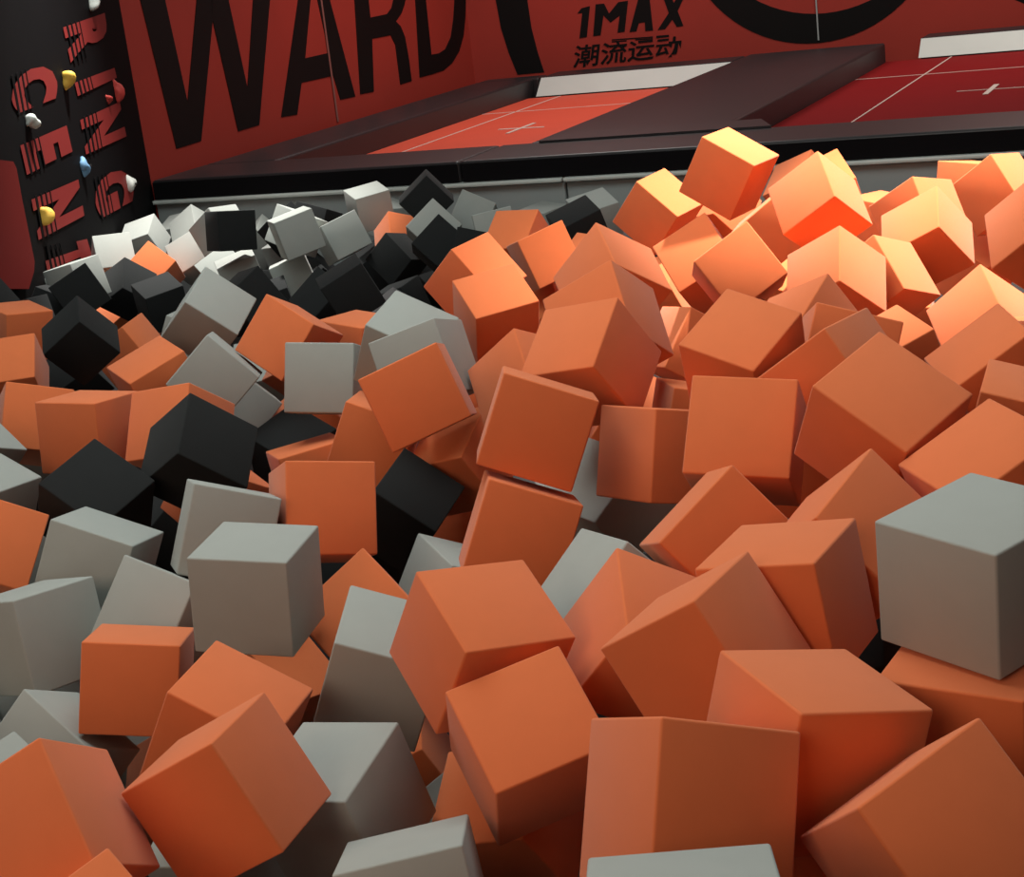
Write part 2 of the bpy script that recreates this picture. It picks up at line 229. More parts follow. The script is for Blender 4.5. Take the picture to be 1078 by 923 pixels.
 ('O', (-0.7119, 4.6093, 0.8407), (0.10717, 0.32703, 0.30504, -0.88799), (0.1986, 0.1986, 0.1986), 'brightly lit orange foam cube with a peaked top at the right edge, below the mound'),
 ('O', (-0.8715, 4.1446, 0.8551), (0.02215, 0.44720, 0.87422, 0.18778), (0.2001, 0.1987, 0.1987), 'orange foam cube with a lit little top and dark front, right below the mound'),
 ('O', (-1.1395, 4.7131, 0.9471), (0.16649, 0.21211, 0.88137, -0.38791), (0.1992, 0.1980, 0.1986), 'brightly lit orange foam cube showing two broad upright faces, front of the mound'),
 ('O', (-1.0424, 3.9745, 0.9735), (0.06107, 0.25667, 0.79621, -0.54446), (0.1996, 0.1984, 0.1986), 'peaked orange foam cube between the lit tilted top and the bright mound'),
 ('O', (-0.8993, 3.7362, 0.9858), (0.06011, 0.54941, 0.79756, -0.24173), (0.1986, 0.1988, 0.1986), 'small dull orange foam cube just right of a peaked one below the mound'),
 ('O', (-0.8111, 3.3223, 1.0505), (0.45760, -0.10476, -0.88204, -0.04041), (0.1986, 0.1990, 0.1986), 'orange foam cube with a dark front, behind the broad diamond-topped one'),
 ('O', (-1.0522, 3.4808, 1.0555), (0.08805, -0.16264, -0.95209, -0.24354), (0.1902, 0.1958, 0.1983), 'orange foam cube with a lit tilted top directly above the square-faced one'),
 ('O', (-1.6116, 4.7717, 0.7409), (0.05403, -0.38423, -0.86747, 0.31136), (0.1983, 0.1986, 0.1986), 'small orange foam cube left of the lit tilted top above the square face'),
 ('O', (-1.2607, 3.7473, 0.8188), (0.01604, -0.49018, -0.85924, 0.14550), (0.1987, 0.1986, 0.1987), 'orange foam cube corner squeezed left of the square face, right of centre'),
 ('O', (-0.5406, 3.6502, 0.9657), (0.09908, 0.51246, 0.80941, 0.26912), (0.1986, 0.1986, 0.1986), 'orange foam cube with a long sloping face at the right, behind the broad diamond-topped one'),
 ('O', (-0.3727, 2.1632, 0.8989), (0.99726, 0.02187, 0.00635, -0.07034), (0.1986, 0.1986, 0.1986), 'orange foam cube lying under the large level grey cube at right'),
 ('O', (-0.3554, 1.7914, 0.9184), (0.34602, 0.34148, 0.87381, 0.01027), (0.1985, 0.1934, 0.1989), 'largest orange foam cube, cropped by the bottom right corner'),
 ('O', (-2.7784, 2.9541, 0.7486), (0.13872, 0.37947, -0.84292, 0.35530), (0.1986, 0.1986, 0.1986), 'orange foam cube cropped by the left edge beside a grey one with pale top'),
 ('G', (-3.0632, 3.2676, 0.7501), (0.15430, 0.65176, -0.73204, -0.12459), (0.1986, 0.1986, 0.1986), 'grey foam cube top cropped at the left edge, below a smaller grey corner'),
 ('G', (-3.3071, 3.5023, 0.7989), (0.32124, 0.60627, -0.72194, -0.08975), (0.1986, 0.1986, 0.1986), 'small grey corner of a foam cube at the left edge beside a dull orange face'),
 ('K', (-2.6707, 3.2361, 0.7642), (0.27124, -0.07298, -0.94336, -0.17657), (0.1977, 0.1983, 0.1986), 'black foam cube with a diamond top, low at left before an upright orange one'),
 ('K', (-2.4944, 3.4468, 0.8256), (0.62403, 0.02492, -0.42911, 0.65255), (0.1960, 0.1962, 0.2055), 'large tilted black foam cube behind a grey slab-like one at left'),
 ('O', (-2.5070, 3.9944, 0.5814), (0.04533, 0.92677, 0.36734, 0.06410), (0.1986, 0.1986, 0.1986), 'flat sliver of an orange foam cube behind the square orange face, left of centre'),
 ('O', (-1.9470, 3.1126, 0.8128), (0.90528, -0.21888, 0.02935, 0.36290), (0.2021, 0.1992, 0.2074), 'orange foam cube with a square face directly behind the upright three-faced grey one'),
 ('G', (-2.0985, 2.9495, 0.8215), (0.92411, -0.16472, 0.13860, 0.31572), (0.1908, 0.1984, 0.1978), 'grey foam cube with a thin slab-like look right behind the upright three-faced one'),
 ('G', (-4.8848, 7.2566, 0.5071), (0.41875, 0.10199, 0.33817, -0.83660), (0.1986, 0.1986, 0.1986), 'small grey foam cube corner left of the lit long top, far left heap'),
 ('K', (-4.6212, 6.9669, 0.7884), (0.60298, -0.36315, 0.65955, 0.26371), (0.1909, 0.1909, 0.1909), 'black foam cube with a broad front among white-lit grey ones, far back'),
 ('G', (-2.2352, 2.4390, 0.5239), (0.15309, 0.45708, -0.18961, -0.85539), (0.1948, 0.1948, 0.1948), 'pale grey foam cube with a wedge-like top below the level orange one, left edge'),
 ('O', (-2.3474, 3.4421, 0.1883), (0.22457, -0.54806, 0.70507, -0.38996), (0.1948, 0.1948, 0.1948), 'orange foam cube below right of the three-faced grey one, partly shaded'),
 ('G', (-1.4023, 3.4595, 0.7282), (0.23011, -0.50042, 0.80849, 0.20731), (0.1948, 0.1948, 0.1948), 'dim grey foam cube in the hollow under the two-faced orange one, right of centre'),
 ('K', (-3.4277, 7.1654, 0.5987), (0.80592, -0.18111, -0.00047, -0.56365), (0.1948, 0.1948, 0.1948), 'black foam cube between the grey face by the ledge and the edge-standing orange one'),
 ('K', (-2.7490, 4.2942, 0.5480), (0.16984, -0.96041, 0.16256, 0.14948), (0.1948, 0.1948, 0.1948), 'black foam cube right of the large tilted black one, behind the square orange face'),
 ('K', (-4.0101, 7.4597, 0.2917), (0.41343, 0.43922, -0.59709, 0.52881), (0.1948, 0.1948, 0.1948), 'black foam cube behind the right end of the pale peaked grey one'),
 ('O', (-1.2204, 2.4083, 0.5120), (0.54518, -0.38761, -0.67900, 0.30248), (0.1948, 0.1948, 0.1948), 'orange foam cube in deep shade at the bottom, left of the upright front one'),
 ('O', (-1.0358, 3.8272, 0.6850), (0.74619, 0.61805, 0.20057, 0.14490), (0.1948, 0.1948, 0.1948), 'dark orange patch of foam cube in the hollow right under the square orange face'),
 ('K', (-4.8053, 8.0735, 0.6072), (0.80476, 0.57808, 0.09977, -0.09067), (0.1948, 0.1948, 0.1948), 'black foam cube against the far ledge behind the big tilted grey one'),
 ('K', (-0.6845, 2.8351, 0.6492), (0.03034, 0.18555, 0.24300, -0.95163), (0.1948, 0.1948, 0.1948), 'small dark corner of a black foam cube below left of the large level grey cube'),
 ('O', (-1.8290, 3.1134, 0.1877), (0.21313, 0.56482, -0.54009, 0.58639), (0.1948, 0.1948, 0.1948), 'shaded orange foam cube below the overhanging one, left of its supporter'),
 ('G', (-1.6047, 2.8615, 0.1844), (0.15529, -0.90866, 0.13731, 0.36246), (0.1948, 0.1948, 0.1948), 'small grey gap-filling foam cube beneath the shaded orange one in front'),
 ('O', (-1.9962, 3.9469, 0.6560), (0.71345, 0.07057, -0.26673, 0.64410), (0.1948, 0.1948, 0.1948), 'shaded orange foam cube behind the wedged black one, left of the centre stack'),
 ('K', (-4.8656, 5.4720, 0.7406), (0.41844, -0.44367, -0.71307, 0.34583), (0.1948, 0.1948, 0.1948), 'black foam cube at the left edge under the dark red wall mat'),
 ('K', (-4.9803, 5.8081, 0.6229), (0.72667, 0.66548, -0.00311, 0.17051), (0.1948, 0.1948, 0.1948), 'dark foam cube between the left-edge orange and the pointed black one'),
 ('K', (-4.4442, 6.9574, 0.4141), (0.59652, 0.74550, 0.15033, 0.25652), (0.1948, 0.1948, 0.1948), 'small black foam cube below the down-pointing pale grey one, far left heap'),
 ('O', (-2.5451, 6.3927, 0.6634), (0.63827, 0.16622, 0.74435, 0.10447), (0.1948, 0.1948, 0.1948), 'small orange foam cube behind the flat tilted face, below the black one at the ledge'),
 ('K', (-5.2253, 6.3004, 0.5599), (0.58541, -0.75643, 0.02166, 0.29092), (0.1948, 0.1948, 0.1948), 'small dark foam cube left of the tilted black one beneath the letter T'),
 ('G', (-3.9109, 5.4982, 0.6097), (0.11351, -0.62062, -0.75507, 0.17837), (0.1948, 0.1948, 0.1948), 'pale strip of foam cube along the left side of the edge-balanced grey one'),
 ('G', (-4.6872, 8.7026, 0.5072), (0.78510, -0.16189, -0.58859, -0.10476), (0.1948, 0.1948, 0.1948), 'grey sliver of foam cube behind the small orange one, far back'),
 ('G', (-1.7643, 2.3166, 0.4369), (0.97376, 0.22208, -0.03830, 0.03162), (0.1948, 0.1948, 0.1948), 'grey foam cube tip at the bottom edge under the corner-standing orange one'),
 ('O', (-2.7114, 3.8071, 0.5805), (0.59401, 0.53877, 0.57693, 0.15500), (0.1948, 0.1948, 0.1948), 'small dark orange bit of foam cube under the large tilted black one'),
 ('K', (-2.3177, 3.8634, 0.3730), (0.61108, -0.50684, -0.23165, 0.56217), (0.1948, 0.1948, 0.1948), 'black patch of foam cube below the square orange face, left of centre'),
 ('O', (-0.5530, 4.3552, 0.8140), (0.08205, 0.91916, -0.38417, -0.02876), (0.1948, 0.1948, 0.1948), 'tiny orange corner of foam cube at the right edge below the peaked bright one'),
 ('O', (-0.6089, 2.0107, 0.6822), (0.06892, 0.28623, -0.11289, -0.94899), (0.1948, 0.1948, 0.1948), 'sliver of an orange foam cube at the bottom edge, left of the largest orange one'),
 ('O', (-2.0886, 4.1636, 0.4086), (0.26776, 0.76564, 0.58430, -0.02652), (0.1948, 0.1948, 0.1948), "dim orange sliver of foam cube left of the centre stack's lower cube"),
 ('K', (-2.9958, 3.9569, 0.4160), (0.15707, 0.84191, 0.34616, -0.38300), (0.1948, 0.1948, 0.1948), 'black sliver of foam cube left of the thin slab-like grey one'),
 ('K', (-4.6547, 5.6770, 0.4198), (0.33659, 0.86501, 0.16095, 0.33551), (0.1948, 0.1948, 0.1948), 'black foam cube under the point of the pointed black one at left'),
 ('O', (-1.9475, 6.2682, 0.8964), (0.52241, 0.12345, -0.75844, -0.36963), (0.1948, 0.1948, 0.1948), 'orange foam cube in the shade right under the highest one'),
 ('G', (-2.6195, 2.7983, 0.4763), (0.39979, -0.75792, -0.43298, 0.27973), (0.1948, 0.1948, 0.1948), 'dark grey sliver of foam cube at left under the cropped grey one'),
 ('O', (-2.0129, 5.6712, 0.7078), (0.52250, 0.84179, -0.06195, 0.12057), (0.1948, 0.1948, 0.1948), 'thin bright strip of orange foam cube right of the hindmost stepped one'),
 ('O', (-0.9565, 5.9834, 0.6970), (0.20201, 0.51697, 0.49427, -0.66905), (0.1948, 0.1948, 0.1948), 'orange foam cube low in the gap between the two rightmost mound cubes'),
 ('O', (-1.3649, 6.4339, 0.7923), (0.06043, -0.24509, -0.96759, 0.00648), (0.1948, 0.1948, 0.1948), 'lit orange patch of foam cube in the gap right of the glowing-faced cube'),
 ('O', (-2.0485, 2.6005, 0.3859), (0.28935, -0.42163, 0.26234, -0.81834), (0.1948, 0.1948, 0.1948), 'narrow shaded strip of orange foam cube below the level orange one, left'),
 ('O', (-2.6177, 6.0713, 0.5260), (0.57304, -0.12635, -0.54986, -0.59440), (0.1948, 0.1948, 0.1948), 'shaded orange sliver of foam cube right of the lit level top, near centre'),
 ('K', (-4.5609, 8.2660, 0.3324), (0.31196, 0.32845, 0.43474, 0.77833), (0.1948, 0.1948, 0.1948), 'black foam cube sliver right of the pale diamond-like grey face, far back'),
 ('O', (-5.4826, 7.0907, 0.3160), (0.11636, -0.37519, -0.82746, -0.40125), (0.1948, 0.1948, 0.1948), 'orange sliver of foam cube between two black ones at far left'),
 ('K', (-4.0929, 7.9854, 0.2703), (0.58820, 0.72554, -0.08227, -0.34762), (0.1948, 0.1948, 0.1948), 'small black foam cube left of the edge-standing orange one, far back'),
 ('O', (-2.9937, 4.8017, 0.5039), (0.76202, -0.41488, 0.23800, -0.43652), (0.1948, 0.1948, 0.1948), 'thin strip of orange foam cube under the square-faced grey one'),
 ('G', (-3.5337, 5.3992, 0.4991), (0.75182, 0.24548, 0.25524, -0.55620), (0.1948, 0.1948, 0.1948), 'grey sliver of foam cube right of the diamond-tilted grey one, left of centre'),
 ('O', (-1.5139, 3.9741, 0.7628), (0.33996, -0.08654, -0.60832, -0.71195), (0.1948, 0.1948, 0.1948), 'small lit patch of orange foam cube below the big lit left face, right of centre'),
 ('G', (-3.4610, 3.9451, 0.3222), (0.42466, 0.82790, -0.32036, -0.17781), (0.1948, 0.1948, 0.1948), 'thin grey sliver of foam cube between the left-edge orange one and the pale-topped grey one'),
 ('O', (-1.2292, 6.1323, 0.4942), (0.05820, -0.02544, 0.81541, -0.57539), (0.1948, 0.1948, 0.1948), 'small dark patch of orange foam cube left of the peaked bright one at right'),
 ('K', (-5.9019, 8.2402, 0.2157), (0.51822, -0.78031, 0.05312, -0.34604), (0.1948, 0.1948, 0.1948), 'tiny black sliver of foam cube above the edge-balanced pale grey one'),
 ('G', (-4.0054, 4.5151, 0.4724), (0.12728, 0.85946, -0.26512, -0.41813), (0.1948, 0.1948, 0.1948), 'tiny grey sliver of foam cube between the left-edge orange face and the low black cube'),
 ('K', (-5.0307, 7.7560, 0.3197), (0.53055, -0.46873, -0.65744, -0.25804), (0.1948, 0.1948, 0.1948), 'tiny black speck of foam cube right of the lit long grey top, far left heap'),
 ('G', (-2.6122, 3.0561, 0.2258), (0.63243, 0.08346, -0.76858, 0.04842), (0.1948, 0.1948, 0.1948), 'dark grey speck of foam cube under the level orange one, left'),
 ('O', (-2.3886, 4.8226, 0.5890), (0.13283, 0.91761, 0.23154, -0.29452), (0.1948, 0.1948, 0.1948), 'tiny orange sliver of foam cube left of the tall flat-faced one'),
 ('O', (-1.7506, 6.2260, 0.5884), (0.45703, -0.37705, 0.69751, -0.40303), (0.1948, 0.1948, 0.1948), 'thin orange sliver of foam cube right of the diamond face on the mound'),
 ('G', (-6.0611, 8.6151, 0.4932), (0.53282, -0.43555, -0.62305, 0.37177), (0.1948, 0.1948, 0.1948), 'thin grey sliver of foam cube left of the white-lit pointed one'),
 ('O', (-0.1844, 3.5140, 0.6061), (0.57671, 0.52183, -0.04732, -0.62678), (0.1948, 0.1948, 0.1948), 'foam cube buried deeper in the pit, an orange one out of sight'),
 ('O', (-0.4973, 6.0947, 0.6392), (0.42901, 0.02762, -0.86108, -0.27154), (0.1948, 0.1948, 0.1948), 'foam cube buried deeper in the pit, an orange one out of sight'),
 ('O', (-0.3310, 2.8633, 0.6440), (0.63915, 0.41396, -0.57053, 0.30760), (0.1948, 0.1948, 0.1948), 'foam cube buried deeper in the pit, an orange one out of sight'),
 ('O', (0.0519, 2.3808, 0.7147), (0.89842, 0.05544, 0.25923, 0.35010), (0.1948, 0.1948, 0.1948), 'foam cube buried deeper in the pit, an orange one out of sight'),
 ('O', (-0.2695, 2.3805, 0.5914), (0.16755, -0.90802, 0.00271, -0.38396), (0.1948, 0.1948, 0.1948), 'foam cube buried deeper in the pit, an orange one out of sight'),
 ('O', (-0.1981, 4.4763, 0.5687), (0.27450, -0.06258, 0.48709, 0.82672), (0.1948, 0.1948, 0.1948), 'foam cube buried deeper in the pit, an orange one out of sight'),
 ('O', (0.1079, 2.9863, 0.6462), (0.47430, 0.79667, -0.20305, -0.31485), (0.1948, 0.1948, 0.1948), 'foam cube buried deeper in the pit, an orange one out of sight'),
 ('O', (-0.4330, 4.1443, 0.6125), (0.24223, 0.47153, 0.45892, -0.71300), (0.1948, 0.1948, 0.1948), 'foam cube buried deeper in the pit, an orange one out of sight'),
 ('O', (-0.4619, 5.2407, 0.5855), (0.11052, 0.12992, 0.58203, 0.79508), (0.1948, 0.1948, 0.1948), 'foam cube buried deeper in the pit, an orange one out of sight'),
 ('O', (-0.4851, 3.6288, 0.5492), (0.20867, -0.07284, 0.45921, 0.86040), (0.1948, 0.1948, 0.1948), 'foam cube buried deeper in the pit, an orange one out of sight'),
 ('O', (-0.5371, 7.3789, 0.6208), (0.03333, 0.24791, -0.95828, -0.13828), (0.1948, 0.1948, 0.1948), 'foam cube buried deeper in the pit, an orange one out of sight'),
 ('O', (-0.8782, 7.3638, 0.6387), (0.75698, 0.23481, -0.29185, 0.53541), (0.1948, 0.1948, 0.1948), 'foam cube buried deeper in the pit, an orange one out of sight'),
 ('O', (0.1057, 2.6647, 0.4568), (0.31374, -0.38455, 0.41001, 0.76523), (0.1948, 0.1948, 0.1948), 'foam cube buried deeper in the pit, an orange one out of sight'),
 ('O', (-0.2504, 5.5106, 0.5383), (0.35022, -0.64648, 0.10713, 0.66928), (0.1948, 0.1948, 0.1948), 'foam cube buried deeper in the pit, an orange one out of sight'),
 ('O', (-0.0187, 3.7890, 0.6249), (0.09960, 0.21863, 0.95792, 0.15705), (0.1948, 0.1948, 0.1948), 'foam cube buried deeper in the pit, an orange one out of sight'),
 ('O', (-0.7534, 6.3752, 0.6078), (0.66519, -0.38149, -0.03806, 0.64073), (0.1948, 0.1948, 0.1948), 'foam cube buried deeper in the pit, an orange one out of sight'),
 ('O', (-0.0656, 2.1299, 0.7069), (0.55448, 0.07853, -0.36186, 0.74528), (0.1948, 0.1948, 0.1948), 'foam cube buried deeper in the pit, an orange one out of sight'),
 ('O', (-0.1487, 3.0932, 0.5646), (0.74411, -0.25300, -0.49297, -0.37320), (0.1948, 0.1948, 0.1948), 'foam cube buried deeper in the pit, an orange one out of sight'),
 ('O', (-0.5080, 2.3694, 0.4856), (0.42431, 0.76149, 0.48556, 0.06576), (0.1948, 0.1948, 0.1948), 'foam cube buried deeper in the pit, an orange one out of sight'),
 ('O', (-0.3404, 6.4964, 0.5643), (0.40359, 0.53986, 0.38328, 0.63148), (0.1948, 0.1948, 0.1948), 'foam cube buried deeper in the pit, an orange one out of sight'),
 ('O', (-0.7588, 5.8303, 0.5034), (0.42138, 0.86979, 0.06617, 0.24805), (0.1948, 0.1948, 0.1948), 'foam cube buried deeper in the pit, an orange one out of sight'),
 ('O', (-0.4159, 4.6812, 0.5078), (0.68964, 0.21233, -0.62891, -0.28946), (0.1948, 0.1948, 0.1948), 'foam cube buried deeper in the pit, an orange one out of sight'),
 ('O', (0.2188, 2.7130, 0.7415), (0.17327, 0.59643, 0.46908, -0.62786), (0.1948, 0.1948, 0.1948), 'foam cube buried deeper in the pit, an orange one out of sight'),
 ('O', (-0.5612, 3.1184, 0.6327), (0.23608, -0.86857, -0.42574, -0.09271), (0.1948, 0.1948, 0.1948), 'foam cube buried deeper in the pit, an orange one out of sight'),
 ('O', (-0.1882, 5.0207, 0.4751), (0.57525, 0.45675, 0.60690, -0.30354), (0.1948, 0.1948, 0.1948), 'foam cube buried deeper in the pit, an orange one out of sight'),
 ('O', (-0.8179, 8.1380, 0.5232), (0.25955, 0.21992, 0.92917, -0.14463), (0.1948, 0.1948, 0.1948), 'foam cube buried deeper in the pit, an orange one out of sight'),
 ('G', (-2.4593, 2.1210, 0.6790), (0.78047, 0.34538, 0.06636, -0.51689), (0.1948, 0.1948, 0.1948), 'foam cube buried deeper in the pit, a grey one out of sight'),
 ('G', (-3.0300, 2.8336, 0.6504), (0.46931, -0.38918, 0.46880, 0.63916), (0.1948, 0.1948, 0.1948), 'foam cube buried deeper in the pit, a grey one out of sight'),
 ('G', (-3.7223, 3.5485, 0.6397), (0.70031, 0.01285, 0.63145, 0.33267), (0.1948, 0.1948, 0.1948), 'foam cube buried deeper in the pit, a grey one out of sight'),
 ('G', (-3.0096, 3.0415, 0.4323), (0.38209, -0.05210, -0.52888, 0.75603), (0.1948, 0.1948, 0.1948), 'foam cube buried deeper in the pit, a grey one out of sight'),
 ('O', (-4.3427, 4.4890, 0.5894), (0.00900, 0.36062, 0.02034, 0.93245), (0.1948, 0.1948, 0.1948), 'foam cube buried deeper in the pit, an orange one out of sight'),
 ('G', (-3.0183, 2.5357, 0.6428), (0.13506, -0.96594, 0.22071, -0.00391), (0.1948, 0.1948, 0.1948), 'foam cube buried deeper in the pit, a grey one out of sight'),
 ('O', (-1.0149, 2.6454, 0.4434), (0.54014, 0.78983, 0.07727, -0.28007), (0.1948, 0.1948, 0.1948), 'foam cube buried deeper in the pit, an orange one out of sight'),
 ('G', (-2.2118, 1.8901, 0.7300), (0.19265, -0.56605, 0.33856, -0.72654), (0.1948, 0.1948, 0.1948), 'foam cube buried deeper in the pit, a grey one out of sight'),
 ('O', (-2.2844, 5.9317, 0.5571), (0.30949, -0.06390, 0.40500, 0.85797), (0.1948, 0.1948, 0.1948), 'foam cube buried deeper in the pit, an orange one out of sight'),
 ('G', (-1.4361, 2.9525, 0.4612), (0.36718, 0.53753, 0.40773, 0.64030), (0.1948, 0.1948, 0.1948), 'foam cube buried deeper in the pit, a grey one out of sight'),
 ('O', (-1.2521, 3.9079, 0.4836), (0.37214, -0.71826, 0.30015, 0.50548), (0.1948, 0.1948, 0.1948), 'foam cube buried deeper in the pit, an orange one out of sight'),
 ('O', (-4.7847, 5.3154, 0.4849), (0.14696, 0.49450, -0.85315, -0.07751), (0.1948, 0.1948, 0.1948), 'foam cube buried deeper in the pit, an orange one out of sight'),
 ('K', (-3.3075, 6.7910, 0.4822), (0.02636, 0.07471, -0.41689, 0.90550), (0.1948, 0.1948, 0.1948), 'foam cube buried deeper in the pit, a black one out of sight'),
 ('G', (-2.8419, 8.0774, 0.5113), (0.12714, 0.32497, -0.46634, -0.81287), (0.1948, 0.1948, 0.1948), 'foam cube buried deeper in the pit, a grey one out of sight'),
 ('G', (-3.3901, 3.1820, 0.6519), (0.23604, -0.40132, 0.36621, -0.80568), (0.1948, 0.1948, 0.1948), 'foam cube buried deeper in the pit, a grey one out of sight'),
 ('O', (-1.9157, 4.4480, 0.3047), (0.40367, -0.00447, -0.74256, -0.53445), (0.1948, 0.1948, 0.1948), 'foam cube buried deeper in the pit, an orange one out of sight'),
 ('G', (-2.7530, 2.1585, 0.5276), (0.49035, 0.85337, -0.02458, 0.17523), (0.1948, 0.1948, 0.1948), 'foam cube buried deeper in the pit, a grey one out of sight'),
 ('O', (-1.4632, 5.3768, 0.5988), (0.30767, -0.21680, 0.27373, 0.88510), (0.1948, 0.1948, 0.1948), 'foam cube buried deeper in the pit, an orange one out of sight'),
 ('O', (-4.2055, 4.1625, 0.5059), (0.54525, 0.65510, 0.37591, 0.36366), (0.1948, 0.1948, 0.1948), 'foam cube buried deeper in the pit, an orange one out of sight'),
 ('K', (-4.6230, 6.6691, 0.4702), (0.35338, 0.24713, 0.85852, 0.27747), (0.1948, 0.1948, 0.1948), 'foam cube buried deeper in the pit, a black one out of sight'),
 ('O', (-1.6279, 6.9227, 0.5211), (0.70725, 0.25491, 0.64776, 0.12341), (0.1948, 0.1948, 0.1948), 'foam cube buried deeper in the pit, an orange one out of sight'),
 ('O', (-1.6149, 8.5088, 0.4831), (0.59370, -0.54253, 0.58951, 0.07525), (0.1948, 0.1948, 0.1948), 'foam cube buried deeper in the pit, an orange one out of sight'),
 ('O', (-4.0786, 4.9527, 0.4148), (0.08601, -0.22357, 0.26677, 0.93352), (0.1948, 0.1948, 0.1948), 'foam cube buried deeper in the pit, an orange one out of sight'),
 ('K', (-3.2590, 6.1255, 0.4460), (0.24350, 0.73116, -0.32685, -0.54706), (0.1948, 0.1948, 0.1948), 'foam cube buried deeper in the pit, a black one out of sight'),
 ('K', (-3.7037, 5.9052, 0.4863), (0.37252, -0.60913, 0.69838, -0.04949), (0.1948, 0.1948, 0.1948), 'foam cube buried deeper in the pit, a black one out of sight'),
 ('O', (-1.8147, 8.2650, 0.4617), (0.93712, 0.17305, 0.11287, 0.28128), (0.1948, 0.1948, 0.1948), 'foam cube buried deeper in the pit, an orange one out of sight'),
 ('G', (-1.4788, 3.5755, 0.4163), (0.73020, -0.17119, -0.49163, 0.44249), (0.1948, 0.1948, 0.1948), 'foam cube buried deeper in the pit, a grey one out of sight'),
 ('G', (-1.1499, 3.4306, 0.5551), (0.17845, -0.91509, -0.34688, 0.10212), (0.1948, 0.1948, 0.1948), 'foam cube buried deeper in the pit, a grey one out of sight'),
 ('O', (-0.9252, 3.6382, 0.4953), (0.69836, -0.57371, -0.42589, -0.04212), (0.1948, 0.1948, 0.1948), 'foam cube buried deeper in the pit, an orange one out of sight'),
 ('G', (-2.7947, 8.3738, 0.5359), (0.39632, 0.42401, -0.53422, -0.61462), (0.1948, 0.1948, 0.1948), 'foam cube buried deeper in the pit, a grey one out of sight'),
 ('O', (-0.8022, 4.4208, 0.6461), (0.48689, -0.36642, -0.23378, -0.75764), (0.1948, 0.1948, 0.1948), 'foam cube buried deeper in the pit, an orange one out of sight'),
 ('O', (-0.1931, 7.3239, 0.6510), (0.43744, 0.83040, -0.24567, -0.24234), (0.1948, 0.1948, 0.1948), 'foam cube buried deeper in the pit, an orange one out of sight'),
 ('O', (-0.0393, 5.7599, 0.6727), (0.83978, -0.46536, 0.14922, 0.23653), (0.1948, 0.1948, 0.1948), 'foam cube buried deeper in the pit, an orange one out of sight'),
 ('O', (0.0388, 4.8254, 0.5481), (0.53173, -0.28123, 0.72289, -0.34000), (0.1948, 0.1948, 0.1948), 'foam cube buried deeper in the pit, an orange one out of sight'),
 ('O', (0.1789, 3.5045, 0.6800), (0.37112, 0.42369, 0.63927, -0.52354), (0.1948, 0.1948, 0.1948), 'foam cube buried deeper in the pit, an orange one out of sight'),
 ('O', (-0.2373, 2.6385, 0.6231), (0.92763, -0.02905, 0.30384, 0.21527), (0.1948, 0.1948, 0.1948), 'foam cube buried deeper in the pit, an orange one out of sight'),
 ('O', (-0.4850, 8.1784, 0.5277), (0.81245, 0.25290, -0.47111, -0.23242), (0.1948, 0.1948, 0.1948), 'foam cube buried deeper in the pit, an orange one out of sight'),
 ('O', (-0.0363, 5.4278, 0.5423), (0.19543, 0.21892, 0.37139, 0.88088), (0.1948, 0.1948, 0.1948), 'foam cube buried deeper in the pit, an orange one out of sight'),
 ('O', (-0.1783, 6.8979, 0.6098), (0.09556, 0.55543, -0.45779, 0.68760), (0.1948, 0.1948, 0.1948), 'foam cube buried deeper in the pit, an orange one out of sight'),
 ('G', (-3.0490, 2.1996, 0.7427), (0.26007, -0.63778, 0.10092, -0.71793), (0.1948, 0.1948, 0.1948), 'foam cube buried deeper in the pit, a grey one out of sight'),
 ('G', (-3.6442, 2.9901, 0.6461), (0.57774, -0.72901, -0.21404, -0.29823), (0.1948, 0.1948, 0.1948), 'foam cube buried deeper in the pit, a grey one out of sight'),
 ('G', (-2.8355, 1.9549, 0.7113), (0.10882, -0.45586, -0.22423, 0.85444), (0.1948, 0.1948, 0.1948), 'foam cube buried deeper in the pit, a grey one out of sight'),
 ('G', (-3.7511, 2.7503, 0.6201), (0.65259, -0.37863, -0.51852, 0.40236), (0.1948, 0.1948, 0.1948), 'foam cube buried deeper in the pit, a grey one out of sight'),
 ('O', (-4.0740, 3.6762, 0.5595), (0.29287, -0.74054, 0.60256, 0.05236), (0.1948, 0.1948, 0.1948), 'foam cube buried deeper in the pit, an orange one out of sight'),
 ('G', (-2.5414, 2.4795, 0.5001), (0.30496, -0.24436, -0.25064, 0.88570), (0.1948, 0.1948, 0.1948), 'foam cube buried deeper in the pit, a grey one out of sight'),
 ('G', (-3.4136, 2.8653, 0.5979), (0.41310, 0.69209, 0.51784, 0.28672), (0.1948, 0.1948, 0.1948), 'foam cube buried deeper in the pit, a grey one out of sight'),
 ('K', (-2.5070, 6.9454, 0.5237), (0.03728, -0.17685, -0.26049, -0.94841), (0.1948, 0.1948, 0.1948), 'foam cube buried deeper in the pit, a black one out of sight'),
 ('O', (-3.9046, 5.1456, 0.4389), (0.81199, 0.29369, 0.38036, 0.33129), (0.1948, 0.1948, 0.1948), 'foam cube buried deeper in the pit, an orange one out of sight'),
 ('G', (-3.6654, 3.7831, 0.4789), (0.92853, 0.33773, -0.09763, -0.11936), (0.1948, 0.1948, 0.1948), 'foam cube buried deeper in the pit, a grey one out of sight'),
 ('G', (-2.7408, 2.2671, 0.7955), (0.78999, 0.61197, 0.02462, 0.02834), (0.1948, 0.1948, 0.1948), 'foam cube buried deeper in the pit, a grey one out of sight'),
 ('K', (-2.4740, 3.5250, 0.4920), (0.49932, 0.72649, -0.40008, -0.25067), (0.1948, 0.1948, 0.1948), 'foam cube buried deeper in the pit, a black one out of sight'),
 ('G', (-1.8258, 1.5382, 0.6662), (0.17205, -0.48089, -0.01394, -0.85962), (0.1948, 0.1948, 0.1948), 'foam cube buried deeper in the pit, a grey one out of sight'),
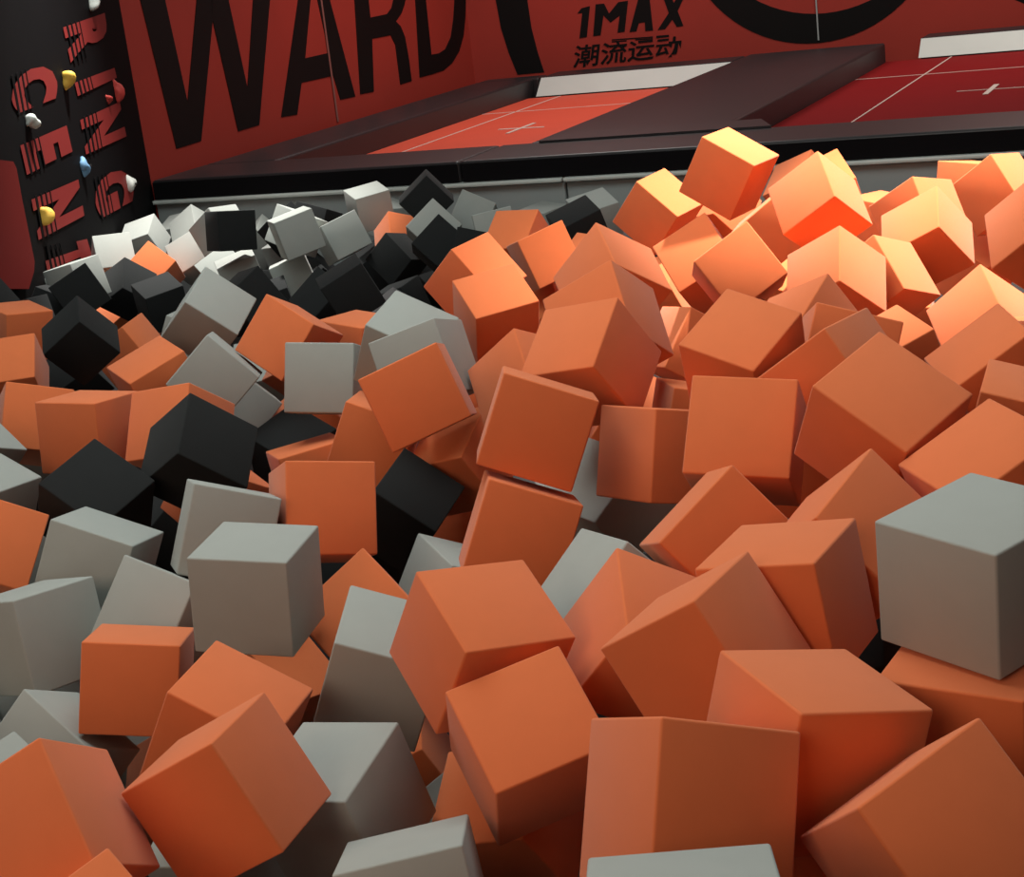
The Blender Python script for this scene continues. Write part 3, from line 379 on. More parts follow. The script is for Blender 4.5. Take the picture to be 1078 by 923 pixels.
 ('G', (-0.8686, 1.7307, 0.6287), (0.48360, -0.06220, -0.86881, -0.08620), (0.1948, 0.1948, 0.1948), 'foam cube buried deeper in the pit, a grey one out of sight'),
 ('G', (-1.1947, 1.6803, 0.6316), (0.32698, -0.85078, -0.21124, -0.35304), (0.1948, 0.1948, 0.1948), 'foam cube buried deeper in the pit, a grey one out of sight'),
 ('G', (-1.8308, 1.7848, 0.4796), (0.86499, -0.31320, -0.25238, -0.30001), (0.1948, 0.1948, 0.1948), 'foam cube buried deeper in the pit, a grey one out of sight'),
 ('O', (-0.4408, 1.7269, 0.6339), (0.47971, -0.41857, -0.74265, -0.20770), (0.1948, 0.1948, 0.1948), 'foam cube buried deeper in the pit, an orange one out of sight'),
 ('O', (-1.4560, 1.8113, 0.5062), (0.74762, -0.35093, -0.16961, -0.53772), (0.1948, 0.1948, 0.1948), 'foam cube buried deeper in the pit, an orange one out of sight'),
 ('G', (-2.0796, 1.6441, 0.6346), (0.73266, -0.54127, -0.37692, 0.16783), (0.1948, 0.1948, 0.1948), 'foam cube buried deeper in the pit, a grey one out of sight'),
 ('O', (-0.7438, 1.9419, 0.5127), (0.89888, -0.21365, 0.28099, -0.25964), (0.1948, 0.1948, 0.1948), 'foam cube buried deeper in the pit, an orange one out of sight'),
 ('G', (-0.9176, 1.4744, 0.7508), (0.80578, -0.26488, 0.52577, 0.06416), (0.1948, 0.1948, 0.1948), 'foam cube buried deeper in the pit, a grey one out of sight'),
]
for key, c, q, s, label in CUBES:
    o = bpy.data.objects.new(NAMES[key], FOAM[key])
    o.rotation_mode = 'QUATERNION'; o.location = c; o.rotation_quaternion = q; o.scale = s
    COL.objects.link(o)
    tag(o, label, 'foam cube', GROUPS[key] if not label.startswith('foam cube buried') else 'buried foam cubes out of sight')

# ---------------------------------------------------------------- setting: planes of the hall
EYE = Vector((0, 0, H0))
class Plane:
    """vertical wall plane with its own coordinates (s along the wall, h relative to the eye)"""
    def __init__(s, a, b):
        s.a = Vector((a[0], a[1], 0)); d = Vector((b[0] - a[0], b[1] - a[1], 0)); s.len = d.length; s.d = d.normalized()
        s.n = Vector((s.d.y, -s.d.x, 0))
        if s.n.dot(-s.a) < 0: s.n = -s.n          # towards the eye
    def at(s, u, h, out=0.0): return s.a + s.d * u + Vector((0, 0, h + H0)) + s.n * out
PADTOP, BED, LIP, FLOOR = -1.21, -1.36, -1.345, -H0
RIM = 8.9
WL = Plane((-6.43, RIM), (-6.62, 14.27)); WB = Plane((-6.62, 14.27), (2.5, 16.0)); WC = Plane((-6.43, RIM), (-6.43 + 0.37 * 8.2, RIM - 0.929 * 8.2))
TOP = 2.4
def wall(name, pl, u0, u1, h0, h1, m, th=0.12):
    bm = bmesh.new()
    bm_prism(bm, [pl.at(u0, h0), pl.at(u1, h0), pl.at(u1, h1), pl.at(u0, h1)], pl.n * -th)
    return tag(finish(bm, name, [m]), kind='structure')
wall_left = wall('wall_left', WL, 0, WL.len, -1.5, TOP, 'red')
wall_back = wall('wall_back', WB, 0, WB.len, -1.5, TOP, 'red')
wall_side = wall('wall_side', WC, 0.0, WC.len, FLOOR, TOP, 'board')
# sagging fabric bed that carries the foam, over the concrete floor of the pit
BASE = {"x0":-7.4,"z0":0.4,"n":0.3,"h":[[-1.585,-1.585,-1.585,-1.597,-1.598,-1.593,-1.594,-1.62,-1.64,-1.64,-1.626,-1.629,-1.613,-1.651,-1.627,-1.618,-1.637,-1.672,-1.692,-1.772,-1.779,-1.837,-1.862,-1.869,-1.901,-1.946,-1.946,-1.939,-1.906],[-1.584,-1.585,-1.585,-1.597,-1.597,-1.61,-1.594,-1.595,-1.641,-1.64,-1.621,-1.629,-1.613,-1.621,-1.65,-1.625,-1.619,-1.643,-1.689,-1.768,-1.778,-1.791,-1.857,-1.867,-1.9,-1.936,-1.943,-1.937,-1.9],[-1.547,-1.584,-1.585,-1.585,-1.597,-1.598,-1.611,-1.595,-1.621,-1.64,-1.639,-1.626,-1.63,-1.614,-1.651,-1.647,-1.618,-1.64,-1.684,-1.739,-1.775,-1.788,-1.841,-1.86,-1.898,-1.939,-1.95,-1.936,-1.888],[-1.546,-1.547,-1.584,-1.584,-1.585,-1.597,-1.61,-1.595,-1.621,-1.64,-1.639,-1.641,-1.629,-1.631,-1.652,-1.648,-1.617,-1.611,-1.641,-1.698,-1.77,-1.828,-1.83,-1.841,-1.879,-1.946,-1.963,-1.927,-1.857],[-1.539,-1.547,-1.584,-1.584,-1.584,-1.596,-1.598,-1.611,-1.597,-1.617,-1.639,-1.637,-1.629,-1.631,-1.646,-1.649,-1.642,-1.622,-1.613,-1.675,-1.74,-1.827,-1.832,-1.819,-1.83,-1.906,-1.928,-1.928,-1.66],[-1.538,-1.539,-1.548,-1.583,-1.584,-1.584,-1.596,-1.61,-1.614,-1.618,-1.639,-1.637,-1.642,-1.631,-1.636,-1.661,-1.641,-1.618,-1.611,-1.641,-1.704,-1.823,-1.769,-1.769,-1.555,-1.906,-1.95,-1.95,-1.75],[-1.516,-1.54,-1.541,-1.55,-1.583,-1.583,-1.584,-1.608,-1.613,-1.62,-1.641,-1.636,-1.633,-1.643,-1.639,-1.683,-1.655,-1.626,-1.615,-1.553,-1.553,-1.802,-1.866,-1.866,-1.639,-1.88,-1.95,-1.95,-1.806],[-1.514,-1.538,-1.541,-1.549,-1.582,-1.582,-1.583,-1.595,-1.612,-1.636,-1.639,-1.638,-1.629,-1.633,-1.656,-1.673,-1.667,-1.508,-1.519,-1.599,-1.599,-1.802,-1.866,-1.866,-1.815,-1.815,-1.652,-1.806,-1.806],[-1.51,-1.514,-1.538,-1.541,-1.574,-1.58,-1.58,-1.582,-1.608,-1.636,-1.662,-1.656,-1.633,-1.61,-1.643,-1.631,-1.648,-1.707,-1.707,-1.606,-1.663,-1.663,-1.673,-1.74,-1.831,-1.873,-1.873,-1.787,-1.787],[-1.507,-1.509,-1.514,-1.54,-1.561,-1.573,-1.571,-1.577,-1.592,-1.623,-1.661,-1.665,-1.639,-1.5,-1.5,-1.631,-1.665,-1.762,-1.762,-1.614,-1.712,-1.729,-1.729,-1.726,-1.831,-1.873,-1.873,-1.807,-1.638],[-1.519,-1.525,-1.507,-1.533,-1.543,-1.57,-1.572,-1.566,-1.571,-1.608,-1.613,-1.613,-1.624,-1.624,-1.718,-1.764,-1.764,-1.762,-1.762,-1.614,-1.712,-1.729,-1.729,-1.757,-1.879,-1.879,-1.838,-1.807,-1.638],[-1.506,-1.502,-1.514,-1.504,-1.534,-1.551,-1.579,-1.502,-1.502,-1.465,-1.613,-1.613,-1.624,-1.709,-1.718,-1.764,-1.764,-1.668,-1.565,-1.589,-1.589,-1.709,-1.709,-1.852,-1.879,-1.879,-1.872,-1.75,-1.675],[-1.505,-1.499,-1.497,-1.509,-1.498,-1.538,-1.589,-1.536,-1.536,-1.519,-1.587,-1.826,-1.826,-1.826,-1.709,-1.764,-1.764,-1.668,-1.694,-1.694,-1.625,-1.553,-1.522,-1.852,-1.852,-1.872,-1.872,-1.688,-1.688],[-1.506,-1.501,-1.492,-1.485,-1.497,-1.536,-1.575,-1.546,-1.552,-1.552,-1.587,-1.83,-1.83,-1.826,-1.565,-1.634,-1.66,-1.66,-1.694,-1.728,-1.728,-1.683,-1.683,-1.601,-1.601,-1.543,-1.762,-1.688,-1.688],[-1.505,-1.503,-1.494,-1.486,-1.373,-1.418,-1.496,-1.546,-1.738,-1.738,-1.706,-1.83,-1.83,-1.768,-1.645,-1.645,-1.644,-1.644,-1.657,-1.728,-1.728,-1.683,-1.683,-1.555,-1.505,-1.625,-1.625,-1.577,-1.68],[-1.514,-1.51,-1.514,-1.497,-1.396,-1.644,-1.644,-1.672,-1.906,-1.906,-1.899,-1.736,-1.736,-1.736,-1.645,-1.645,-1.591,-1.429,-1.65,-1.672,-1.672,-1.58,-1.58,-1.504,-1.504,-1.66,-1.66,-1.591,-1.558],[-1.539,-1.539,-1.528,-1.536,-1.396,-1.644,-1.645,-1.673,-1.906,-1.95,-1.972,-1.972,-1.755,-1.614,-1.591,-1.591,-1.572,-1.601,-1.65,-1.65,-1.614,-1.65,-1.65,-1.571,-1.474,-1.66,-1.66,-1.591,-1.558],[-1.582,-1.582,-1.581,-1.518,-1.518,-1.6,-1.69,-1.796,-1.886,-1.95,-1.972,-1.972,-1.792,-1.796,-1.796,-1.572,-1.572,-1.458,-1.621,-1.621,-1.563,-1.65,-1.65,-1.571,-1.625,-1.694,-1.723,-1.682,-1.638],[-1.613,-1.61,-1.59,-1.518,-1.7,-1.7,-1.715,-1.796,-1.973,-1.973,-1.972,-1.972,-1.792,-1.855,-1.855,-1.699,-1.404,-1.458,-1.585,-1.585,-1.572,-1.63,-1.63,-1.527,-1.66,-1.668,-1.691,-1.691,-1.507],[-1.509,-1.585,-1.609,-1.495,-1.7,-1.7,-1.715,-1.983,-1.983,-1.983,-1.952,-1.765,-1.715,-1.855,-1.855,-1.699,-1.578,-1.578,-1.432,-1.572,-1.572,-1.63,-1.63,-1.527,-1.654,-1.668,-1.691,-1.691,-1.689],[-1.429,-1.48,-1.537,-1.494,-1.671,-1.671,-1.698,-1.983,-1.983,-1.983,-1.896,-1.765,-1.666,-1.621,-1.424,-1.424,-1.578,-1.578,-1.65,-1.65,-1.618,-1.627,-1.627,-1.527,-1.612,-1.699,-1.661,-1.689,-1.689],[-1.364,-1.368,-1.419,-1.494,-1.609,-1.609,-1.655,-1.727,-1.727,-1.671,-1.697,-1.697,-1.666,-1.621,-1.505,-1.293,-1.523,-1.597,-1.65,-1.65,-1.618,-1.503,-1.446,-1.513,-1.513,-1.624,-1.64,-1.64,-1.725],[-1.326,-1.291,-1.12,-1.414,-1.613,-1.665,-1.665,-1.727,-1.727,-1.534,-1.656,-1.658,-1.658,-1.505,-1.631,-1.631,-1.542,-1.673,-1.673,-1.636,-1.573,-1.573,-1.514,-1.517,-1.517,-1.624,-1.64,-1.64,-1.704],[-1.324,-1.288,-1.12,-1.412,-1.613,-1.665,-1.69,-1.69,-1.576,-1.576,-1.626,-1.626,-1.569,-1.608,-1.655,-1.664,-1.664,-1.673,-1.673,-1.636,-1.588,-1.588,-1.538,-1.517,-1.517,-1.653,-1.653,-1.64,-1.693],[-1.342,-1.335,-1.381,-1.412,-1.52,-1.52,-1.69,-1.69,-1.675,-1.641,-1.594,-1.594,-1.543,-1.608,-1.655,-1.664,-1.664,-1.629,-1.583,-1.497,-1.588,-1.588,-1.542,-1.514,-1.514,-1.653,-1.653,-1.591,-1.682],[-1.326,-1.337,-1.401,-1.402,-1.085,-1.473,-1.515,-1.714,-1.714,-1.641,-1.578,-1.575,-1.525,-1.571,-1.619,-1.649,-1.649,-1.629,-1.55,-1.456,-1.561,-1.542,-1.542,-1.513,-1.463,-1.629,-1.673,-1.685,-1.685],[-1.334,-1.379,-1.379,-1.391,-1.379,-1.498,-1.452,-1.714,-1.714,-1.641,-1.476,-1.476,-1.467,-1.622,-1.619,-1.619,-1.505,-1.505,-1.505,-1.264,-1.484,-1.581,-1.598,-1.571,-1.568,-1.606,-1.651,-1.672,-1.674],[-1.336,-1.382,-1.38,-1.424,-1.447,-1.533,-1.623,-1.718,-1.735,-1.695,-1.609,-1.565,-1.559,-1.606,-1.668,-1.652,-1.62,-1.592,-1.533,-1.463,-1.483,-1.538,-1.558,-1.575,-1.579,-1.604,-1.626,-1.667,-1.671],[-1.384,-1.385,-1.442,-1.443,-1.495,-1.547,-1.648,-1.711,-1.697,-1.671,-1.608,-1.571,-1.57,-1.617,-1.637,-1.648,-1.618,-1.563,-1.534,-1.494,-1.498,-1.52,-1.544,-1.573,-1.584,-1.606,-1.622,-1.646,-1.668],[-1.387,-1.395,-1.449,-1.48,-1.508,-1.556,-1.655,-1.711,-1.687,-1.67,-1.613,-1.577,-1.575,-1.618,-1.641,-1.643,-1.62,-1.561,-1.517,-1.507,-1.508,-1.519,-1.537,-1.542,-1.572,-1.608,-1.621,-1.626,-1.666],[-1.396,-1.454,-1.455,-1.49,-1.542,-1.56,-1.68,-1.682,-1.682,-1.669,-1.615,-1.604,-1.586,-1.59,-1.601,-1.605,-1.574,-1.559,-1.54,-1.512,-1.515,-1.52,-1.529,-1.537,-1.592,-1.609,-1.62,-1.624,-1.645],[-1.399,-1.457,-1.489,-1.496,-1.548,-1.561,-1.649,-1.68,-1.648,-1.644,-1.634,-1.615,-1.602,-1.589,-1.598,-1.602,-1.571,-1.56,-1.543,-1.515,-1.518,-1.522,-1.528,-1.534,-1.538,-1.61,-1.624,-1.623,-1.626],[-1.488,-1.49,-1.493,-1.543,-1.552,-1.562,-1.683,-1.679,-1.645,-1.644,-1.636,-1.617,-1.604,-1.589,-1.596,-1.601,-1.569,-1.561,-1.544,-1.517,-1.514,-1.521,-1.528,-1.531,-1.536,-1.611,-1.625,-1.623,-1.625]]}
bm = bmesh.new(); bm_box(bm, (-8.5, -3.0, -0.1), (3.2, RIM + 0.2, 0.0))
gv = [[bm.verts.new((BASE['x0'] + i * BASE['n'], BASE['z0'] + j * BASE['n'], h + H0)) for j, h in enumerate(row)] for i, row in enumerate(BASE['h'])]
for i in range(len(gv) - 1):
    for j in range(len(gv[0]) - 1):
        for f in ((gv[i][j], gv[i+1][j], gv[i][j+1]), (gv[i+1][j], gv[i+1][j+1], gv[i][j+1])): bm.faces.new(f).material_index = 1
tag(finish(bm, 'floor', ['floor', 'padside']), kind='structure')

# pit wall: grey padded panels under a pale lip
SEAMS = [-6.43, -3.65, -0.87, 1.91]
bm = bmesh.new(); bm_box(bm, (-6.6, RIM + 0.06, 0.0), (2.6, RIM + 0.16, H0 + LIP - 0.02)); pit = tag(finish(bm, 'wall_pit', ['greypad']), kind='structure')
for a, b in zip(SEAMS[:-1], SEAMS[1:]):
    bm = bmesh.new(); bm_box(bm, (a + 0.006, RIM, 0.001), (b - 0.006, RIM + 0.06, H0 + LIP - 0.012), 0, 0.012)
    finish(bm, 'panel', ['greypad'], pit)
bm = bmesh.new()
for a, b in zip(SEAMS[:-1], SEAMS[1:]):
    bm_box(bm, (a + 0.004, RIM - 0.045, H0 + LIP - 0.012), (b - 0.004, RIM + 0.16, H0 + LIP + 0.012), 0, 0.008)
finish(bm, 'lip', ['silver'], pit)

# raised deck below the trampolines
bm = bmesh.new(); bm_box(bm, (-6.75, RIM + 0.2, H0 - 1.75), (2.6, 16.2, H0 - 1.6)); tag(finish(bm, 'floor_deck', ['floor']), kind='structure')

# ---------------------------------------------------------------- pads round the jump beds
def pad(name, x0, x1, y0, y1, label, h0=-1.599, h1=PADTOP, parts=()):
    bm = bmesh.new(); bm_box(bm, (x0, y0, h0 + H0), (x1, y1, h1 + H0), 0, 0.018, 3)
    return tag(finish(bm, name, ['pad'], smooth=False), label, 'pad', 'safety pads around the trampolines')
B0 = LIP + 0.013
p1 = pad('safety_pad', -6.42, -4.289, RIM - 0.012, 9.50, 'black vinyl pad along the pit edge, left of its slanted seam', B0)
p2 = pad('safety_pad', -4.281, 2.5, RIM - 0.012, 9.50, 'long black vinyl pad along the pit edge behind the foam mound', B0)
bm = bmesh.new()
bm_prism(bm, [P(-4.02, 9.46, PADTOP + 0.002), P(-2.6, 9.46, PADTOP + 0.002), P(-2.75, 9.80, PADTOP + 0.002), P(-3.98, 9.78, PADTOP + 0.002)], Vector((0, 0, 0.012)))
finish(bm, 'overlap_flap', ['pad'], p2)
def pad_shade(o, x0, x1):  # thin near-black strip: shade painted onto the pad's front face
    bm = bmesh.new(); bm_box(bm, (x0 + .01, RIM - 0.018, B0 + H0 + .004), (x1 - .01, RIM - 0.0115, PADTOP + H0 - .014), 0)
    finish(bm, 'front_shade', ['pad_shade'], o)['label'] = 'near-black front strip with painted shade'
pad_shade(p1, -6.42, -4.289); pad_shade(p2, -4.281, 2.5)
pad('safety_pad', -6.42, -5.88, 9.505, 13.86, 'narrow black pad between the red lettered wall and the first trampoline')
pad('safety_pad', -4.10, -2.95, 9.505, 14.40, 'broad black pad dividing the two red trampolines')
def far_pad(x0, x1, y0, y1, label):
    o = pad('safety_pad', x0, x1, y0 + 0.16, y1, label)
    bm = bmesh.new()
    bm_prism(bm, [Vector((x0 + 0.01, y0, BED + H0 + 0.004)), Vector((x0 + 0.01, y0 + 0.158, BED + H0 + 0.004)), Vector((x0 + 0.01, y0 + 0.158, PADTOP + H0 - 0.006))], Vector((x1 - x0 - 0.02, 0, 0)))
    s = finish(bm, 'sloping_front', ['silver'], o); s['label'] = 'pale grey sloping vinyl front'
    return o
far_pad(-5.82, -4.105, 13.72, 14.3, 'far pad with pale grey front behind the first trampoline, under small black wall lettering')
far_pad(-2.70, 2.4, 14.42, 14.95, 'far pad with pale grey front behind the second trampoline, beneath the black ring')
pad('safety_pad', -5.86 - 0.55, -5.83, 13.87, 14.08, 'small black corner pad where the two red walls meet')

# ---------------------------------------------------------------- trampolines
def trampoline(x0, x1, y0, y1, lines, crosses, label, bed='bed'):
    t = tag(bpy.data.objects.new('trampoline', None), label, 'trampoline', 'trampolines on the deck'); COL.objects.link(t)
    t.location = ((x0 + x1) / 2, (y0 + y1) / 2, H0 - 1.6)
    off = -t.location
    def done(bm, n, ms):
        o = finish(bm, n, ms, t)
        for v in o.data.vertices: v.co += off
        return o
    z = BED + H0
    bm = bmesh.new(); bm_box(bm, (x0, y0, z - 0.03), (x1, y1, z - 0.005), 0)
    for (a, b, c, d) in lines: bm_box(bm, (a, b, z - 0.006), (c, d, z - 0.002), 1)
    for (cx, cy, lx, ly, w) in crosses:
        bm_prism(bm, [Vector((cx - lx, cy + .02 - w, z - .005)), Vector((cx + lx, cy - .02 - w, z - .005)), Vector((cx + lx, cy - .02 + w, z - .005)), Vector((cx - lx, cy + .02 + w, z - .005))], Vector((0, 0, .004)), 1)
        bm_prism(bm, [Vector((cx - w, cy - ly, z - .004)), Vector((cx + w, cy - ly, z - .004)), Vector((cx + w, cy + ly, z - .004)), Vector((cx - w, cy + ly, z - .004))], Vector((0, 0, .004)), 1)
    done(bm, 'bed', [bed, 'white'])
    bm = bmesh.new()
    for (a, b, c, d) in ((x0, y0, x1, y0 + .06), (x0, y1 - .06, x1, y1), (x0, y0, x0 + .06, y1), (x1 - .06, y0, x1, y1)):
        bm_box(bm, (a, b, H0 - 1.6), (c, d, z - 0.031))
    done(bm, 'frame', ['padside'])
trampoline(-5.875, -4.105, 9.51, 13.70, [(-5.581, 9.52, -5.568, 13.69), (-5.87, 12.705, -4.11, 12.72)], [(-5.05, 11.58, .19, .26, .014)], 'bright red trampoline bed with white lines beside the lettered wall')
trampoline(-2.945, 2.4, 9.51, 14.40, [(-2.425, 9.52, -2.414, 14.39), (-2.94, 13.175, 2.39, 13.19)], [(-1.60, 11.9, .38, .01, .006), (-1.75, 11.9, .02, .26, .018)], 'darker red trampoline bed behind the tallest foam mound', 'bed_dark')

# ---------------------------------------------------------------- writing on the walls
def poly_on(bm, pl, pts, out=0.004, th=0.004, mi=0):
    bm_prism(bm, [pl.at(u, h, out) for u, h in pts], pl.n * -th, mi)
def ext(p, q, h):
    """continue the line q->p up to height h"""
    k = (h - q[1]) / (p[1] - q[1]); return (q[0] + (p[0] - q[0]) * k, h)
HT = 0.62
bm = bmesh.new()
W = lambda a, b: ext(a, b, HT)
# W
poly_on(bm, WL, [W((0.226, -0.125), (0.345, -1.065)), (0.345, -1.065), (0.651, -1.061), (1.037, -0.318), (1.135, -1.068), (1.430, -1.067), W((1.847, -0.248), (1.430, -1.067)), W((1.612, -0.230), (1.349, -0.802)), (1.349, -0.802), W((1.282, -0.205), (1.349, -0.802)), W((0.880, -0.175), (0.566, -0.797)), (0.566, -0.797), W((0.504, -0.146), (0.566, -0.797))])
# A (two legs and a bar)
V4 = lambda a, b: ext(a, b, HT - .1)
V3 = V4
la, lb = V3((2.261, -0.280), (1.755, -1.057)), V4((2.759, -0.317), (2.957, -1.063))
poly_on(bm, WL, [(1.755, -1.057), (1.992, -1.071), (2.129, -0.859), (2.238, -0.694), V4((2.451, -0.294), (2.238, -0.694)), la])
poly_on(bm, WL, [(2.700, -1.054), (2.957, -1.063), lb, V4((2.561, -0.302), (2.623, -0.695)), (2.623, -0.695), (2.641, -0.868)])
poly_on(bm, WL, [(2.129, -0.859), (2.641, -0.868), (2.623, -0.695), (2.238, -0.694)], 0.0035)
# R
R4 = lambda a, b: ext(a, b, HT - .05)
poly_on(bm, WL, [(3.047, -1.057), (3.290, -1.067), (3.388, -0.665), (3.408, -0.502), R4((3.419, -0.368), (3.408, -0.502)), R4((3.172, -0.349), (3.047, -1.057))])
poly_on(bm, WL, [(3.388, -0.665), (3.734, -0.670), (3.799, -0.753), (3.793, -1.072), (4.022, -1.070), (4.025, -0.898), (4.004, -0.709), (3.949, -0.619), (3.868, -0.572), (3.721, -0.501), (3.408, -0.502)])
poly_on(bm, WL, [(3.721, -0.501), (3.868, -0.572), (3.996, -0.517), (4.071, -0.459), (4.105, -0.420), ext((4.105, -0.420), (4.071, -0.459), 0.3), ext((3.872, -0.402), (3.835, -0.441), 0.3), (3.872, -0.402), (3.819, -0.461)])
# D
D4 = R4
poly_on(bm, WL, [(4.188, -1.061), (4.446, -1.064), (4.487, -0.903), R4((4.514, -0.451), (4.487, -0.903)), R4((4.299, -0.434), (4.188, -1.061))])
poly_on(bm, WL, [(4.446, -1.064), (4.696, -1.060), (4.905, -1.019), (5.092, -0.935), (5.234, -0.811), (5.327, -0.650), (5.379, -0.516), ext((5.379, -0.516), (5.327, -0.650), 0.35), ext((5.125, -0.497), (5.055, -0.627), 0.35), (5.125, -0.497), (5.046, -0.657), (4.944, -0.799), (4.790, -0.889), (4.649, -0.908), (4.487, -0.903)])
o = finish(bm, 'lettering', ['ink'], wall_left); o['label'] = 'large black letters WARD'
bm = bmesh.new()
for (a, b) in (((2.645, -0.309), (2.606, -1.207)), ):
    p, q = a, b; w = .012
    poly_on(bm, WL, [(q[0] - w, q[1]), (q[0] + w, q[1]), (p[0] + w, TOP - .1), (p[0] - w, TOP - .1)], 0.007, .003)
finish(bm, 'wall_seam', ['seam'], wall_left)

bm = bmesh.new()
up = lambda p, q, h: ext(p, q, h)
Lf = [(0.276, -0.545), (0.294, -0.792), (0.339, -1.013), (0.397, -1.212)]; Rt = [(0.643, -1.214), (0.605, -1.040), (0.572, -0.821), (0.562, -0.575)]
poly_on(bm, WB, Lf + Rt + [(Rt[-1][0] - .03, .4), (Lf[0][0] - .03, .4)])
o1 = finish(bm, 'lettering', ['ink'], wall_back); o1['label'] = 'tall curved black stroke by the corner'
# ring: circle through the surveyed outer and inner arcs
def circle(pts):
    sx = sum(p[0] for p in pts) / len(pts); best = None
    for k in range(-60, 400):
        cy = max(p[1] for p in pts) + k * 0.01
        for dx in range(-20, 21):
            cx = sx + dx * 0.02; r = [math.hypot(p[0] - cx, p[1] - cy) for p in pts]; mu = sum(r) / len(r); e = sum((x - mu) ** 2 for x in r)
            if best is None or e < best[0]: best = (e, cx, cy, mu)
    return best[1:]
ox, oy, oR = circle([(2.183, -0.747), (2.324, -0.913), (2.542, -1.087), (2.816, -1.191), (3.095, -1.199), (3.349, -1.144), (3.604, -1.046), (3.832, -0.922)])
ix, iy, iR = circle([(2.565, -0.788), (2.711, -0.878), (2.935, -0.939), (3.160, -0.955), (3.362, -0.934), (3.513, -0.888)])
bm = bmesh.new(); N = 72
for k in range(N):
    a0, a1 = 2 * math.pi * k / N, 2 * math.pi * (k + 1) / N
    q = [(ox + oR * math.cos(a0), oy + oR * math.sin(a0)), (ox + oR * math.cos(a1), oy + oR * math.sin(a1)), (ix + iR * math.cos(a1), iy + iR * math.sin(a1)), (ix + iR * math.cos(a0), iy + iR * math.sin(a0))]
    q = [(u, min(h, TOP - .05)) for u, h in q]
    if abs(q[0][1] - q[1][1]) + abs(q[2][1] - q[3][1]) < 1e-6 and q[0][1] > TOP - .06: continue
    vs = [bm.verts.new(WB.at(u, h, .004)) for u, h in q]
    try: bm.faces.new(vs)
    except ValueError: pass
bmesh.ops.remove_doubles(bm, verts=bm.verts, dist=1e-4)
bmesh.ops.solidify(bm, geom=list(bm.faces), thickness=0.003)
o1 = finish(bm, 'ring_print', ['ink'], wall_back); o1['label'] = 'broad black ring'
bm = bmesh.new()
p, q = (3.072, -0.841), (3.066, -1.178)
poly_on(bm, WB, [(q[0] - .006, q[1]), (q[0] + .006, q[1]), (p[0] + .006, TOP - .1), (p[0] - .006, TOP - .1)], 0.009, .003)
finish(bm, 'wall_seam', ['greypad'], wall_back)
bm = bmesh.new()
for pts in (
 [(0.996, -0.737), (1.038, -0.696), (1.115, -0.685), (1.059, -0.947), (0.992, -0.952), (1.040, -0.738)],
 [(1.167, -0.676), (1.242, -0.678), (1.277, -0.766), (1.368, -0.679), (1.455, -0.676), (1.399, -0.936), (1.335, -0.938), (1.369, -0.794), (1.282, -0.845), (1.226, -0.779), (1.183, -0.945), (1.116, -0.947)],
 [(1.546, -0.670), (1.645, -0.673), (1.650, -0.950), (1.581, -0.951), (1.584, -0.874), (1.531, -0.875), (1.504, -0.943), (1.442, -0.944)],
 [(1.763, -0.679), (1.834, -0.680), (1.853, -0.736), (1.896, -0.675), (1.957, -0.676), (1.880, -0.808), (1.918, -0.939), (1.860, -0.943), (1.826, -0.877), (1.756, -0.951), (1.691, -0.951), (1.800, -0.817)],
 [(1.280, -0.989), (1.643, -1.001), (1.642, -1.011), (1.279, -0.999)], [(1.278, -1.005), (1.410, -1.009), (1.409, -1.019), (1.277, -1.015)], [(1.486, -1.009), (1.641, -1.015), (1.641, -1.025), (1.485, -1.019)], [(1.674, -0.999), (1.786, -1.001), (1.784, -1.020), (1.672, -1.019)]):
    poly_on(bm, WB, pts)
o1 = finish(bm, 'lettering', ['ink'], wall_back); o1['label'] = 'short black lettering over two thin lines'
def text_polys(body, bold=0.0):
    cu = bpy.data.curves.new('glyph', 'FONT'); cu.body = body; cu.offset = bold; cu.resolution_u = 3
    ob = bpy.data.objects.new('glyph', cu); COL.objects.link(ob)
    dg = bpy.context.evaluated_depsgraph_get(); me = bpy.data.meshes.new_from_object(ob.evaluated_get(dg))
    vs = [v.co.copy() for v in me.vertices]; fs = [tuple(p.vertices) for p in me.polygons]
    bpy.data.objects.remove(ob); bpy.data.curves.remove(cu); bpy.data.meshes.remove(me)
    x0, x1 = min(v.x for v in vs), max(v.x for v in vs); y0, y1 = min(v.y for v in vs), max(v.y for v in vs)
    return [((v.x - x0) / (x1 - x0), (v.y - y0) / (y1 - y0)) for v in vs], fs
def text_on(bm, pl, body, quad, bold=0.0, out=0.006, th=0.003):
    """quad: wall coordinates of the text's lower left, lower right, upper right, upper left"""
    vs, fs = text_polys(body, bold)
    def mp(u, v):
        a, b, c, d = quad
        return tuple(a[i]*(1-u)*(1-v) + b[i]*u*(1-v) + c[i]*u*v + d[i]*(1-u)*v for i in (0, 1))
    top = [bm.verts.new(pl.at(*mp(u, v), out)) for u, v in vs]
    faces = []
    for f in fs:
        try: faces.append(bm.faces.new([top[i] for i in f]))
        except ValueError: pass
    return faces
bm = bmesh.new()
text_on(bm, WB, '潮流运动', [(0.901, -1.205), (1.868, -1.194), (1.899, -1.017), (0.948, -1.009)], 0.014)
o1 = finish(bm, 'lettering', ['ink'], wall_back); o1['label'] = 'small black line of Chinese characters'

